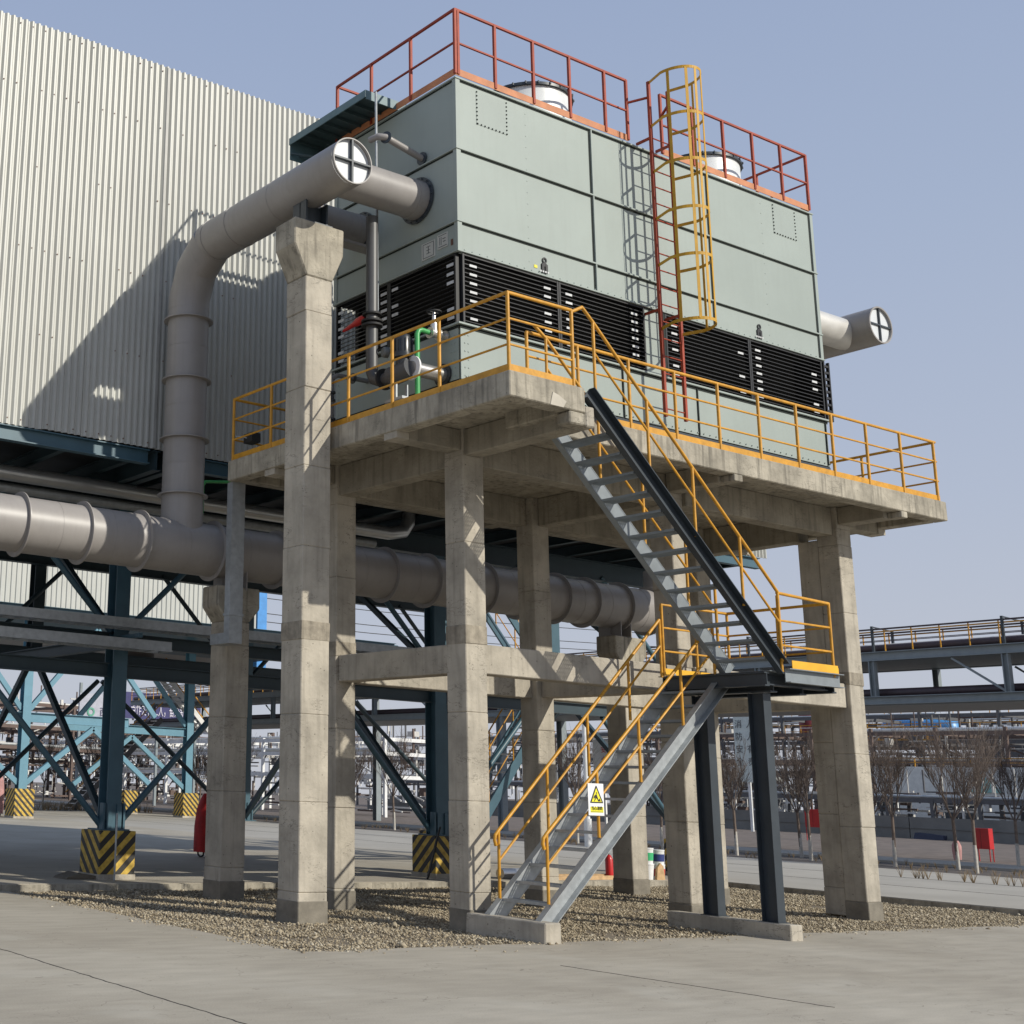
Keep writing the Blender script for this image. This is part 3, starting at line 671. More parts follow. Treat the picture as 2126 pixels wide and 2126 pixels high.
# fan stacks
for xc in (7.48, 12.20):
    f = on(T, MB().lathe((xc, 6.2, ZT-.02), (0, 0, 1), [(.92, 0), (.84, .4), (.79, .8), (.79, 1.10)], 48), 'fan_stack', mat('white_fibreglass', (0.74, 0.76, 0.76), 0.35), smooth=50)
    q = on(T, MB().ring((xc, 6.2, ZT+1.10), (0, 0, 1), .84, .76, .05, 48), 'stack_rim', STEEL_DK, smooth=30); q.parent = f
    b = MB()
    for k in range(24):
        t = 2*PI*k/24; b.box(xc+math.cos(t)*.845-.012, 6.2+math.sin(t)*.845-.012, ZT+1.09, xc+math.cos(t)*.845+.012, 6.2+math.sin(t)*.845+.012, ZT+1.135)
    q = on(T, b, 'rim_bolts', STEEL_DK, kind='stuff'); q.parent = f
# lifting lugs
for x in (6.18, 11.6):
    on(T, MB().ring((x+.07, TY0-.02, 10.24), (0, 1, 0), .05, .028, .012, 20).box(x, TY0-.03, 10.02, x+.05, TY0-.008, 10.17).box(x+.08, TY0-.03, 10.02, x+.13, TY0-.008, 10.17)
       .box(x+.02, TY0-.027, 10.13, x+.11, TY0-.009, 10.19), 'lifting_lug', BLACK, smooth=30)
    w_ = MB()
    for k in range(4): w_.box(x-.05+k*.055, TY0-.0345, 10.02, x-.015+k*.055, TY0-.031, 10.05)
    on(T, w_, 'lug_label', GAP_LABEL)
on(T, MB().box(6.02, TY0-.014, 10.07, 6.09, TY0-.0062, 10.12), 'yellow_tag', mat('tag_yellow', (0.8, .7, .05), .5))
# nameplates on the left face
def plate(y0, y1, z0, z1, rows):
    p = on(T, MB().box(TX0-.018, y0, z0, TX0-.0065, y1, z1), 'nameplate', mat('silver_nameplate', (0.55, 0.56, 0.53), 0.4, metal=.2))
    q = MB()
    for (a, b, c, d) in rows: q.box(TX0-.020, y0+(y1-y0)*a, z0+(z1-z0)*c, TX0-.0185, y0+(y1-y0)*b, z0+(z1-z0)*d)
    o = on(T, q, 'nameplate_print', STEEL_DK); o.parent = p
plate(5.22, 5.54, 10.05, 10.33, [(.1, .9, .90, .93), (.1, .9, .08, .11), (.1, .13, .1, .9), (.87, .9, .1, .9), (.35, .65, .7, .73), (.35, .65, .5, .53), (.35, .65, .3, .33), (.48, .52, .3, .73)])
plate(4.93, 5.17, 10.12, 10.36, [(.1, .9, .88, .92), (.1, .9, .1, .14), (.2, .5, .6, .65), (.2, .45, .4, .45), (.6, .64, .25, .8), (.74, .78, .25, .8)])
on(T, MB().box(TX0-.012, 4.82, 10.1, TX0-.0065, 4.87, 10.2), 'nameplate', RUST)
# small curved vent pipe on the left face
on(T, MB().tube([(4.38, 5.50, 11.82), (3.75, 5.50, 11.95), (3.62, 5.5, 11.98), (3.52, 5.58, 12.0), (3.5, 5.75, 12.0)], .055, 16), 'vent_pipe', DUCT, smooth=50)
on(T, MB().ring((4.37, 5.5, 11.82), (1, 0, 0), .11, .05, .02, 20), 'vent_flange', STEEL_DK, smooth=30)
on(T, MB().ring((3.62, 5.5, 11.98), (1, .3, 0), .10, .05, .02, 20), 'vent_flange', STEEL_DK, smooth=30)

# ================================================================== ROOF GUARDRAIL (orange)
def guard(t, pts, z, heights, M, Mtoe, toe_h, posts, r=.022, rm=.016, angle=False, toe_off=0.0):
    """pts: plan polyline; posts: list of plan points"""
    top = heights[-1]
    def rails(h, rr, nm):
        for a, b in zip(pts[:-1], pts[1:]):
            if angle: on(t, MB().bar((a[0], a[1], z+h), (b[0], b[1], z+h), rr*1.75, rr*1.75), nm, M)
        if not angle: on(t, MB().tube([(p[0], p[1], z+h) for p in pts], rr, 10), nm, M, smooth=40)
    rails(top, r, 'top_rail')
    for h in heights[:-1]: rails(h, rm, 'mid_rail')
    if toe_h:
        for a, b in zip(pts[:-1], pts[1:]): on(t, MB().bar((a[0], a[1], z+toe_h/2+toe_off), (b[0], b[1], z+toe_h/2+toe_off), .008, toe_h), 'toe_board', Mtoe)
    for p in posts:
        if angle: on(t, MB().bar((p[0], p[1], z), (p[0], p[1], z+top+.012), .045, .045, (1, 0, 0)), 'post', M)
        else: on(t, MB().tube([(p[0], p[1], z), (p[0], p[1], z+top)], r, 10), 'post', M, smooth=40)
gr = thing('roof_guardrail', 'orange angle-iron guardrail round the left part of the tower roof, left of the ladder', 'guardrail', 'orange guardrails on the tower roof')
zr = ZT+.07
guard(gr, [(8.42, TY0), (TX0, TY0), (TX0, TY1), (8.3, TY1)], zr, (.56, 1.15), ORANGE, TOE_O, .12,
      [(8.42, TY0), (7.86, TY0), (7.0, TY0), (6.14, TY0), (5.27, TY0), (TX0, TY0), (TX0+.06, TY0), (TX0, 5.79), (TX0, 6.82), (TX0, TY1), (5.6, TY1), (6.9, TY1), (8.2, TY1)], angle=True, toe_off=-.02)
gr2 = thing('roof_guardrail', 'orange angle-iron guardrail round the right part of the tower roof, right of the ladder', 'guardrail', 'orange guardrails on the tower roof')
guard(gr2, [(9.31, TY0), (TX1, TY0), (TX1, TY1), (9.2, TY1)], zr, (.56, 1.15), ORANGE, TOE_O, .12,
      [(9.31, TY0), (10.15, TY0), (11.02, TY0), (11.87, TY0), (12.71, TY0), (TX1, TY0), (TX1, 5.8), (TX1, 6.8), (TX1, TY1), (12.3, TY1), (11.0, TY1), (9.7, TY1)], angle=True, toe_off=-.02)

# ================================================================== CAGED LADDER
ld = thing('caged_ladder', 'red ladder with yellow safety cage on the front of the tower', 'ladder')
LX0, LX1, LY = 8.62, 9.12, 4.40
for x, zt_ in ((LX0, 14.05), (LX1, 14.02)):
    on(ld, MB().bar((x, LY, 7.96), (x, LY, zt_), .05, .05, (1, 0, 0)), 'rail', ORANGE)
z = 8.10
rung = None
while z < 13.1:
    if rung is None: rung = on(ld, MB().tube([(LX0, LY, z), (LX1, LY, z)], .012, 8), 'rung', ORANGE, smooth=40); zp = z
    else: c = rung.copy(); col.objects.link(c); c.location = (0, 0, z-zp)
    z += .305
hz = [9.48, 10.61, 11.45, 12.32, 13.18, 14.02]
cx, hw, hd = (LX0+LX1)/2, .37, .46
def hoop_pts(z, n=22):
    P = [(LX0, LY, z)]
    for k in range(n+1):
        t = PI-PI*k/n
        P.append((cx+hw*math.cos(t), LY-.36-hd*math.sin(t), z))
    P.append((LX1, LY, z)); return P
for z in hz:
    P = hoop_pts(z); b = MB()
    for p, q in zip(P[:-1], P[1:]): b.bar(p, q, .006, .055)
    on(ld, b, 'hoop', CAGE)
for k in (2, 7, 10, 13, 17, 21):
    P = hoop_pts(0)[k+1]
    on(ld, MB().bar((P[0], P[1], hz[0]), (P[0], P[1], hz[-1]), .05, .006, (P[0]-cx, P[1]-(LY-.36), 0)), 'strap', CAGE)
for x in (LX0, LX1):
    for z in (9.83, 12.98): on(ld, MB().bar((x, LY, z), (x, TY0-.01, z), .04, .04), 'strut', ORANGE)
for xa, xb in ((LX0, 8.42), (LX1, 9.31)):
    on(ld, MB().bar((xa, LY, 13.75), (xb, TY0, 13.72), .04, .03), 'strut', ORANGE)

# ================================================================== PLATFORM GUARDRAIL (yellow)
yr = thing('platform_guardrail', 'yellow tubular guardrail along the edge of the concrete platform', 'guardrail')
ZS = 7.19; HR = (.38, .74, 1.10)
guard(yr, [(4.28, 2.40), (3.09, 2.40), (3.09, 8.92), (14.62, 8.92), (14.62, 3.40), (4.45, 3.40)], ZS, HR, YELLOW, YELLOW, .11,
      [(4.28, 2.4), (3.09, 2.4), (3.09, 3.73), (3.09, 4.74), (3.09, 5.76), (3.09, 6.8), (3.09, 7.8), (3.09, 8.92)] +
      [(x, 8.92) for x in (4.5, 6, 7.5, 9, 10.5, 12, 13.3, 14.62)]+[(14.62, y) for y in (7.6, 6.2, 4.8)] +
      [(4.45, 3.4), (5.48, 3.4), (6.57, 3.4), (7.60, 3.4), (8.62, 3.4), (9.62, 3.4), (10.60, 3.4), (11.56, 3.4), (12.53, 3.4), (13.53, 3.4), (14.56, 3.4)], r=.026, rm=.017)
# ================================================================== STAIRCASE
st = thing('steel_staircase', 'grey steel switchback staircase with yellow handrails climbing to the platform', 'staircase', loc=(6, 3.3, 0))
def grate(x, z, y0, y1, dep, name='tread'):
    b = MB(); n = 7
    for k in range(n):
        xx = x+dep*k/(n-1); b.box(xx-.0035, y0, z-.035, xx+.0035, y1, z)
    b.box(x-.006, y0, z-.036, x+dep+.006, y0+.006, z+.001).box(x-.006, y1-.006, z-.036, x+dep+.006, y1, z+.001)
    for k in range(1, 8): yy = y0+(y1-y0)*k/8; b.box(x, yy-.003, z-.012, x+dep, yy+.003, z-.002)
    return b
def flight(xa, za, xb, zb_, y0, y1, n, Mn, Mf):
    """stringer top edge from (xa,za) to (xb,zb); near stringer at y0, far at y1"""
    d = Vector((xb-xa, 0, zb_-za)).normalized(); upn = Vector((-d.z, 0, d.x));
    if upn.z < 0: upn = -upn
    off = upn*(-.11)
    for y, sgn, M in ((y0+.075, -1, Mn), (y1-.02, -1, Mf)):
        a = Vector((xa, y, za))+off; b = Vector((xb, y, zb_))+off
        mb = MB(); mb.bar(a, b, .012, .20, upn)
        yo = -.052 if y < (y0+y1)/2 else .04
        for k in (-1, 1):
            mb.bar(a+Vector((0, yo, 0))+upn*k*.106, b+Vector((0, yo, 0))+upn*k*.106, .100, .012, upn)
        on(st, mb, 'stringer', M)
UP = ((4.62, 7.24), (8.42, 3.80)); LO = ((4.30, .25), (8.28, 3.74))
flight(*UP[0], *UP[1], 2.36, 3.28, 0, STEEL_DK, STEEL_GR)
flight(*LO[0], *LO[1], 3.32, 4.24, 0, GALV, GALV)
n = 15
for k in range(1, n):
    z = 7.19-k*(7.19-3.68)/n; x = UP[0][0]+(7.24-z)/(7.24-3.80)*(UP[1][0]-UP[0][0])-.16
    on(st, grate(x-.10, z-.04, 2.445, 3.25, .25), 'tread', STEEL_GR)
n = 15
for k in range(1, n):
    z = .25+k*(3.68-.25)/n; x = LO[0][0]+(z-.25)/(3.74-.25)*(LO[1][0]-LO[0][0])
    on(st, grate(x-.02, z-.02, 3.405, 4.21, .25), 'tread', GALV if k < 8 else STEEL_GR)
on(st, MB().chan((4.46, 2.44, 7.08), (4.46, 3.27, 7.08), .2, .1, 1), 'head_channel', STEEL_DK)
# landing
ZLD = 3.68
on(st, MB().box(8.08, 2.42, ZLD-.006, 9.66, 4.24, ZLD).box(8.08, 2.9, ZLD-.05, 9.66, 2.91, ZLD-.007).box(8.08, 3.6, ZLD-.05, 9.66, 3.61, ZLD-.007), 'landing_deck', STEEL_GR)
e = MB()
e.chan((8.42, 2.42, ZLD-.05), (9.70, 2.42, ZLD-.05), .2, .08, 1); on(st, e, 'edge_channel', STEEL_GR)
on(st, MB().chan((8.05, 4.26, ZLD-.1), (9.70, 4.26, ZLD-.1), .2, .08, -1), 'edge_channel', STEEL_DK)
on(st, MB().hbeam((8.06, 2.46, ZLD-.12), (8.06, 4.22, ZLD-.12), .2, .1), 'edge_channel', STEEL_DK)
on(st, MB().hbeam((9.68, 2.50, ZLD-.12), (9.68, 4.22, ZLD-.12), .2, .1), 'edge_channel', STEEL_DK)
for x in (8.42, 9.1): on(st, MB().hbeam((x, 2.62, ZLD-.16), (x, 4.20, ZLD-.16), .24, .16), 'joist', STEEL_DK)
on(st, MB().hbeam((8.12, 2.62, ZLD-.10), (9.62, 2.62, ZLD-.10), .18, .12), 'joist', STEEL_DK)
on(st, MB().hbeam((8.15, 3.3, ZLD-.12), (9.55, 3.3, ZLD-.12), .16, .12), 'joist', STEEL_DK)
for y in (2.74, 3.72):
    on(st, MB().hbeam((8.42, y+.13, .22), (8.42, y+.13, ZLD-.29), .26, .17, (0, 1, 0), .014, .01), 'leg', STEEL_DK)
    on(st, MB().box(8.30, y-.03, .205, 8.54, y+.29, .22), 'base_plate', STEEL_DK)
# handrails of the stairs
def stair_rail(nm, A, B, y, posts, hh, tail0=None, tail1=None):
    """A,B = points (x,z) on the stringer top edge; posts = fractions"""
    g = W(st, MB().tube(([tail0] if tail0 else [])+[(A[0], y, A[1]+hh), (B[0], y, B[1]+hh)]+([tail1] if tail1 else []), .024, 10).build('handrail', YELLOW, smooth=40))
    m_ = MB().tube([(A[0], y, A[1]+hh*.57), (B[0], y, B[1]+hh*.57)], .017, 8)
    c = W(st, m_.build('mid_rail', YELLOW, smooth=40)); c.parent = g
    for f_ in posts:
        x = A[0]+(B[0]-A[0])*f_; z = A[1]+(B[1]-A[1])*f_
        c = W(st, MB().tube([(x, y, z+.035), (x, y, z+hh)], .022, 10).build('post', YELLOW, smooth=40)); c.parent = g
    return g
HH = 1.0
A, B = (4.70, 7.17), (8.35, 3.79)
stair_rail('n', A, B, 2.40, (0, .28, .525, .785, 1.0), HH+.04, tail0=(4.50, 2.40, 8.38))
stair_rail('f', A, (8.1, 4.02), 3.27, (0, .30, .56, .82, 1.0), HH+.04, tail0=(4.50, 3.30, 8.38))
HH = .92
A, B = (4.50, .42), (8.05, 3.50)
def curl(y, A): return [(A[0]-.07, y, A[1]+HH-.20), (A[0]-.10, y, A[1]+HH-.10)]
for y, BB in ((3.34, (8.08, 3.50)), (4.22, (7.98, 3.62))):
    g = stair_rail('l', A, BB, y, (0.0, .275, .52, .785, 1.0), HH)
    c = W(st, MB().tube([(A[0], y, A[1]+HH), (A[0]-.06, y, A[1]+HH-.06), (A[0]-.075, y, A[1]+HH-.13), (A[0]-.05, y, A[1]+HH-.20)], .024, 10).build('handrail', YELLOW, smooth=60)); c.parent = g
W(st, MB().tube([(4.28, 2.40, 8.27), (4.36, 2.40, 8.31), (4.50, 2.40, 8.385)], .024, 10).build('handrail', YELLOW, smooth=40))
lr = W(st, MB().tube([(8.36, 2.42, ZLD+1.14), (9.58, 2.42, ZLD+1.10), (9.58, 4.20, ZLD+1.10), (8.02, 4.20, ZLD+1.10), (8.02, 4.22, ZLD+1.0)], .024, 10).build('handrail', YELLOW, smooth=40))
for h in (.38, .74):
    c = W(st, MB().tube([(8.36, 2.42, ZLD+h), (9.58, 2.42, ZLD+h), (9.58, 4.20, ZLD+h), (8.02, 4.20, ZLD+h)], .016, 8).build('mid_rail', YELLOW, smooth=40)); c.parent = lr
for x, y in ((9.58, 2.42), (8.36, 2.42), (9.58, 3.3), (9.58, 4.2), (8.8, 4.2), (8.02, 4.2)):
    c = W(st, MB().tube([(x, y, ZLD), (x, y, ZLD+1.10)], .022, 10).build('post', YELLOW, smooth=40)); c.parent = lr
c = W(st, MB().box(8.52, 2.36, ZLD+.055, 9.60, 2.37, ZLD+.17).box(9.60, 2.36, ZLD+.03, 9.61, 4.22, ZLD+.14).box(8.02, 4.22, ZLD+.01, 9.60, 4.23, ZLD+.12).build('toe_board', mat('bright_yellow_toe', (0.75, 0.40, 0.02), .45))); c.parent = lr
# concrete sills
o = MB().prism([(4.16, 3.10), (4.47, 3.10), (4.47, 4.54), (4.16, 4.54)], 'z', -.1, .245).rough(.012).build('stair_sill', CONC, bevel=.015)
tag(o, 'low concrete sill under the foot of the lower stair flight, cracked at its end', 'concrete sill')
o = MB().box(8.28, 2.52, -.1, 8.56, 4.60, .205).rough(.01).build('leg_sill', CONC, bevel=.015)
tag(o, 'low concrete sill under the two dark legs of the stair landing', 'concrete sill')

# warning sign on the lower handrail
sg = thing('warning_sign', 'white and yellow warning sign with black triangle on the lower stair handrail', 'sign')
SW, SH = .30, .42
sx0 = 5.26; sz0 = 1.59; sy = 3.305
def sp(u, v): return (sx0+u*SW, sz0+v*SH)
on(sg, MB().box(sx0, sy-.004, sz0, sx0+SW, sy, sz0+SH), 'board', WHITE)
def flat(poly, d, nm, M): return on(sg, MB().prism([sp(*p) for p in poly], 'y', sy-.004-d, sy-.0042-d+.0005), nm, M)
YEL = mat('sign_yellow', (0.80, 0.72, 0.03), .5); BLK = mat('sign_black', (.02, .02, .02), .5)
flat([(.12, .385), (.94, .385), (.94, .42), (.56, .93), (.50, .93), (.12, .42)], .001, 'triangle_border', BLK)
flat([(.21, .425), (.85, .425), (.53, .86)], .002, 'triangle_field', YEL)
flat([(.60, .44), (.80, .44), (.72, .54)], .003, 'pictogram', BLK)
flat([(.36, .50), (.42, .56), (.55, .52), (.62, .45), (.66, .47), (.60, .57), (.54, .66), (.48, .66), (.40, .62), (.33, .56)], .003, 'pictogram', BLK)
flat([(.50, .67), (.56, .67), (.56, .73), (.50, .73)], .003, 'pictogram', BLK)
flat([(.35, .44), (.40, .44), (.52, .55), (.47, .57)], .003, 'pictogram', BLK)
flat([(.12, .09), (.95, .09), (.95, .27), (.12, .27)], .001, 'text_field', YEL)
text('sign_text', '当心滑跌', .055, BLK, sg, (sx0+.535*SW, sy-.008, sz0+.215*SH), FRONT)
flat([(.14, .10), (.93, .10), (.93, .13), (.14, .13)], .002, 'text_line', mat('sign_olive', (.3, .3, .03), .5))

# ================================================================== PIPEWORK AT THE LEFT END OF THE TOWER
dp = thing('drain_pipe', 'dark grey vertical pipe with red lever valve beside the left face of the tower', 'pipe')
px_, py_ = 3.66, 5.90
DKP = mat('dark_grey_pipe', (.085, .085, .085), .45)
on(dp, MB().tube([(px_, py_, 10.75), (px_, py_, 8.15), (px_, py_-.06, 8.02), (px_, py_-.2, 7.96), (px_, py_-.45, 7.96)], .095, 24), 'pipe_run', DKP, smooth=40)
on(dp, MB().ring((px_, py_, 8.98), (0, 0, 1), .17, .08, .03, 24).ring((px_, py_, 8.91), (0, 0, 1), .17, .08, .03, 24).ring((px_, py_, 9.1), (0, 0, 1), .15, .08, .03, 24), 'flange', RUBBER, smooth=30)
on(dp, MB().lathe((px_-.04, py_+.18, 9.07), (-.05, 1, -.18), [(.035, -.06), (.06, 0), (.065, .12), (.045, .2), (.025, .45), (.012, .48)], 14), 'lever', RED, smooth=50)
on(dp, MB().ring((px_, py_-.3, 7.96), (0, 1, 0), .17, .08, .03, 24), 'flange', RUBBER, smooth=30)
pole = thing('conduit_pole', 'thin grey conduit rising past the end of the high grey pipe', 'conduit')
on(pole, MB().tube([(3.82, 5.95, 9.0), (3.80, 5.97, 13.05)], .022, 8), 'tube', GALV, smooth=40)
pump = thing('pump', 'dark vertical motor pump behind the left guardrail of the platform', 'pump')
on(pump, MB().tube([(3.66, 5.44, 7.96), (3.68, 5.25, 7.98), (3.72, 5.07, 8.02)], .15, 24), 'volute', mat('dark_pump_body', (.07, .072, .075), .45), smooth=40)
mx0, my0 = 3.70, 5.22
on(pump, MB().lathe((mx0, my0, 8.10), (0, 0, 1), [(.11, 0), (.11, .1), (.16, .11), (.16, .16), (.145, .17), (.145, .42), (.12, .47), (.04, .49)], 24), 'motor', MOTOR, smooth=40)
b = MB()
for k in range(16):
    t = 2*PI*k/16; b.bar((mx0+.15*math.cos(t), my0+.15*math.sin(t), 8.30), (mx0+.15*math.cos(t), my0+.15*math.sin(t), 8.50), .006, .02, (math.cos(t), math.sin(t), 0))
on(pump, b, 'cooling_fins', MOTOR)
on(pump, MB().lathe((3.58, 5.42, 8.33), (-1, .3, 0), [(.085, 0), (.085, .07), (.065, .09)], 20), 'junction_box', mat('grey_terminal_box', (.13, .14, .14), .5), smooth=30)
on(pump, MB().tube([(3.74, 5.07, 8.03), (4.39, 5.07, 8.03)], .11, 20), 'suction_pipe', CHROME, smooth=40)
on(pump, MB().ring((3.76, 5.07, 8.03), (1, 0, 0), .19, .08, .03, 24), 'white_flange', WHITE, smooth=30)
on(pump, MB().ring((4.37, 5.07, 8.03), (1, 0, 0), .18, .08, .03, 24), 'flange', MOTOR, smooth=30)
on(pump, MB().box(3.55, 5.2, 7.19, 3.58, 5.24, 7.8).box(3.76, 5.2, 7.19, 3.79, 5.24, 7.8).box(3.50, 5.0, 7.50, 3.9, 5.4, 7.54), 'stand', GALV)
gp = thing('green_pipe', 'bright green small-bore pipe bending down from the silver valve on the platform', 'pipe')
on(gp, MB().tube([(4.04, 5.01, 8.64), (3.90, 5.01, 8.65), (3.84, 5.01, 8.63), (3.81, 5.01, 8.56), (3.81, 5.01, 7.2)], .04, 14), 'pipe_run', GREEN, smooth=50)
va = thing('gate_valve', 'silver gate valve with black handwheel at the near end of the green pipe', 'valve')
on(va, MB().tube([(4.05, 5.01, 8.64), (4.39, 5.01, 8.64)], .055, 16), 'body', CHROME, smooth=40)
for x in (4.07, 4.24, 4.37): on(va, MB().ring((x, 5.01, 8.64), (1, 0, 0), .09, .04, .02, 20), 'flange', CHROME, smooth=30)
on(va, MB().lathe((4.15, 5.01, 8.64), (0, 0, 1), [(.07, 0), (.05, .1), (.06, .14), (.03, .2), (.03, .34)], 16), 'bonnet', CHROME, smooth=40)
wh = MB().ring((4.15, 5.01, 8.99), (0, 0, 1), .12, .10, .02, 24)
for k in range(3): t = PI*k/3; wh.bar((4.15-.11*math.cos(t), 5.01-.11*math.sin(t), 8.99), (4.15+.11*math.cos(t), 5.01+.11*math.sin(t), 8.99), .012, .012)
on(va, wh, 'handwheel', RUBBER, smooth=30)
va2 = thing('gate_valve', 'dark gate valves stacked on a thin pipe right of the tallest column', 'valve')
on(va2, MB().tube([(3.7, 6.98, 7.2), (3.7, 6.98, 8.3), (3.8, 6.95, 8.38), (4.39, 6.9, 8.38)], .04, 14), 'pipe_run', mat('grey_small_pipe', (.16, .16, .16), .5), smooth=40)
for z in (7.55, 8.0):
    on(va2, MB().lathe((3.7, 6.98, z-.08), (0, 0, 1), [(.07, 0), (.07, .03), (.045, .05), (.045, .12), (.07, .14), (.07, .17)], 16), 'body', MOTOR, smooth=30)
    on(va2, MB().ring((3.55, 6.95, z), (1, .2, 0), .09, .07, .018, 20).tube([(3.7, 6.98, z), (3.55, 6.95, z)], .014, 8), 'handwheel', RUBBER, smooth=30)
on(va2, MB().ring((4.1, 6.93, 8.38), (1, 0, 0), .09, .04, .02, 20), 'flange', MOTOR, smooth=30)
# horizontal grey bracket tray behind the high pipe
bt = thing('cable_bracket', 'grey flat bracket under the second branch pipe beside the tower', 'bracket')
on(bt, MB().bar((2.9, 6.75, 10.62), (4.38, 6.75, 10.62), .25, .05), 'plate', DUCT)
# teal canopy tray on the roof edge
cn = thing('roof_canopy', 'small dark teal sheet-metal canopy jutting out from the left roof edge of the tower', 'canopy')
cy0, cy1, cx0, cx1 = 6.18, 8.30, 3.75, 4.62
C1 = [(cx0, cy0, 13.14), (cx1-.10, cy0, 13.14), (cx1-.10, cy1, 13.14), (cx0, cy1, 13.14)]
on(cn, MB().box(cx0, cy0, 13.12, cx1, cy1, 13.135), 'sheet', TEAL)
on(cn, MB().box(cx0-.02, cy0-.02, 13.03, cx0-.002, cy1+.02, 13.16).box(cx0, cy0-.02, 13.0, cx1, cy0-.002, 13.16).box(cx0, cy1+.002, 12.75, cx1, cy1+.02, 13.16), 'fascia', mat('teal_fascia', (.10, .17, .19), .45))
for k in range(8):
    y = cy0+.1+(cy1-cy0-.2)*k/7; on(cn, MB().bar((cx0+.02, y, 13.09), (cx1-.05, y, 13.09), .025, .05), 'purlin', TEAL)
for k in range(5):
    t = k/4; on(cn, MB().bar((4.45, cy1-.55, 12.72), (cx0+.75*t, cy1-.02, 12.86+.0*t), .02, .03), 'brace', TEAL)
on(cn, MB().prism([(cy1-.60, 12.66), (cy1, 12.75), (cy1+.01, 13.1), (cy1-.6, 13.1)], 'x', 4.40-.012, 4.40-.009), 'gusset', TEAL)

# floodlight at the far left corner of the platform
fl_ = thing('floodlight', 'small black floodlight clamped to the far left corner of the yellow guardrail', 'lamp')
on(fl_, MB().box(3.22, 8.55, 7.50, 3.40, 8.80, 7.66), 'lamp_head', RUBBER)
on(fl_, MB().tube([(3.09, 8.85, 7.62), (3.18, 8.75, 7.60), (3.24, 8.7, 7.58)], .012, 8), 'arm', GALV)
# galvanised cable duct down from the platform
gd = thing('cable_duct', 'galvanised square duct hanging from the platform corner in front of the short column', 'cable duct')
on(gd, MB().box(3.10, 8.92, 4.28, 3.36, 9.08, 6.84), 'duct_run', GALV)
on(gd, MB().prism([(3.10, 4.10), (3.36, 4.10), (3.36, 4.28), (3.10, 4.28)], 'y', 8.92, 9.5).box(3.085, 8.905, 4.56, 3.375, 9.095, 4.60), 'duct_elbow', GALV)
BLUE_SHADED = mat('petrol_blue_steel_shaded', (0.028, 0.05, 0.062), 0.5)  # petrol blue darkened: shade under the building put into the colour
# ================================================================== ELEVATED CORRUGATED BUILDING
bd = thing('elevated_building', 'long cream corrugated-clad building raised on petrol blue steel columns', 'building')
BX0, BX1, BY0, BY1, BZ0, BZ1 = -8.0, 19.5, 10.60, 22.6, 7.63, 15.23
PT = 0.125
def sheet(n, z0, z1):
    """n ridges; trapezoid profile facing -Y"""
    prof = []
    for k in range(n):
        x = k*PT; prof += [(x, 0), (x+.024, 0), (x+.060, -.046), (x+.092, -.046)]
    prof.append((n*PT, 0))
    v = [(x, y, z) for z in (z0, z1) for x, y in prof]; m_ = len(prof)
    f = [(i, i+1, m_+i+1, m_+i) for i in range(m_-1)]
    me = bpy.data.meshes.new('wall_sheet'); me.from_pydata(v, [], f); me.materials.append(SHEET); return me
me = sheet(6, 0, BZ1-BZ0)
x = BX0; k = 0
while x < BX1-.01:
    o = bpy.data.objects.new('wall_sheet', me); col.objects.link(o); o.parent = bd
    o.location = (x, BY0+(.006 if k % 2 else 0)+random.uniform(-.002, .002), BZ0+random.uniform(-.012, .012)); x += 6*PT; k += 1
on(bd, MB().box(BX0+.02, BY0+.03, BZ0+.05, BX1-.02, BY1, BZ1-.04), 'body', SHEET_END)
on(bd, MB().box(2.44, BY0-.052, BZ0+.01, 2.49, BY0-.001, BZ1-.02), 'joint_flashing', SHEET_END)
sc = MB()
for z in (7.72, 9.3, 10.85, 12.4, 13.9, 15.1):
    for x in np.arange(BX0+PT*.6, 4.2, PT*2):
        if random.random() < .6: sc.box(x-.009, BY0-.056, z-.009, x+.009, BY0-.04, z+.009)
on(bd, sc, 'screws', RUST, kind='stuff')
on(bd, MB().hbeam((BX0, BY0+.06, BZ0-.15), (2.4, BY0+.06, BZ0-.15), .26, .16), 'edge_beam', BLUE)
on(bd, MB().hbeam((2.95, BY0+.06, BZ0-.15), (BX1, BY0+.06, BZ0-.15), .26, .16), 'edge_beam', BLUE)
for x in (2.55, 2.80): on(bd, MB().hbeam((x, BY0-.02, BZ0-.2), (x, BY1, BZ0-.2), .36, .16, tf=.015), 'cross_beam', BLUE_SHADED)
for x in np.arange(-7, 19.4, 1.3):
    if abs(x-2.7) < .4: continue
    on(bd, MB().hbeam((x, BY0+.16, BZ0-.13), (x, BY1, BZ0-.13), .22, .12), 'joist', BLUE_SHADED)
RX, RY = (-4.9, 3.0, 10.9, 18.8), (12.6, 20.0)
DARKFLOOR = mat('dark_floor_grating', (0.018, 0.022, 0.026), 0.7)
on(bd, MB().box(BX0+.05, BY0+.15, BZ0-.01, BX1-.05, BY1-.02, BZ0+.045), 'floor_plate', DARKFLOOR)
for y in RY: on(bd, MB().hbeam((BX0, y, BZ0-.50), (BX1, y, BZ0-.50), .46, .22), 'girder', BLUE_SHADED)
def blk(parent, x, y, w_, h, M=STRIPE_A):
    b = on(parent, MB().box(x-w_/2, y-w_/2, .10, x+w_/2, y+w_/2, .10+h), 'plinth', M, bevel=.012)
    on(parent, MB().box(x-w_/2-.01, y-w_/2-.01, -.2, x+w_/2+.01, y+w_/2+.01, .10+.09), 'plinth_base', CONC).parent = b
    return b
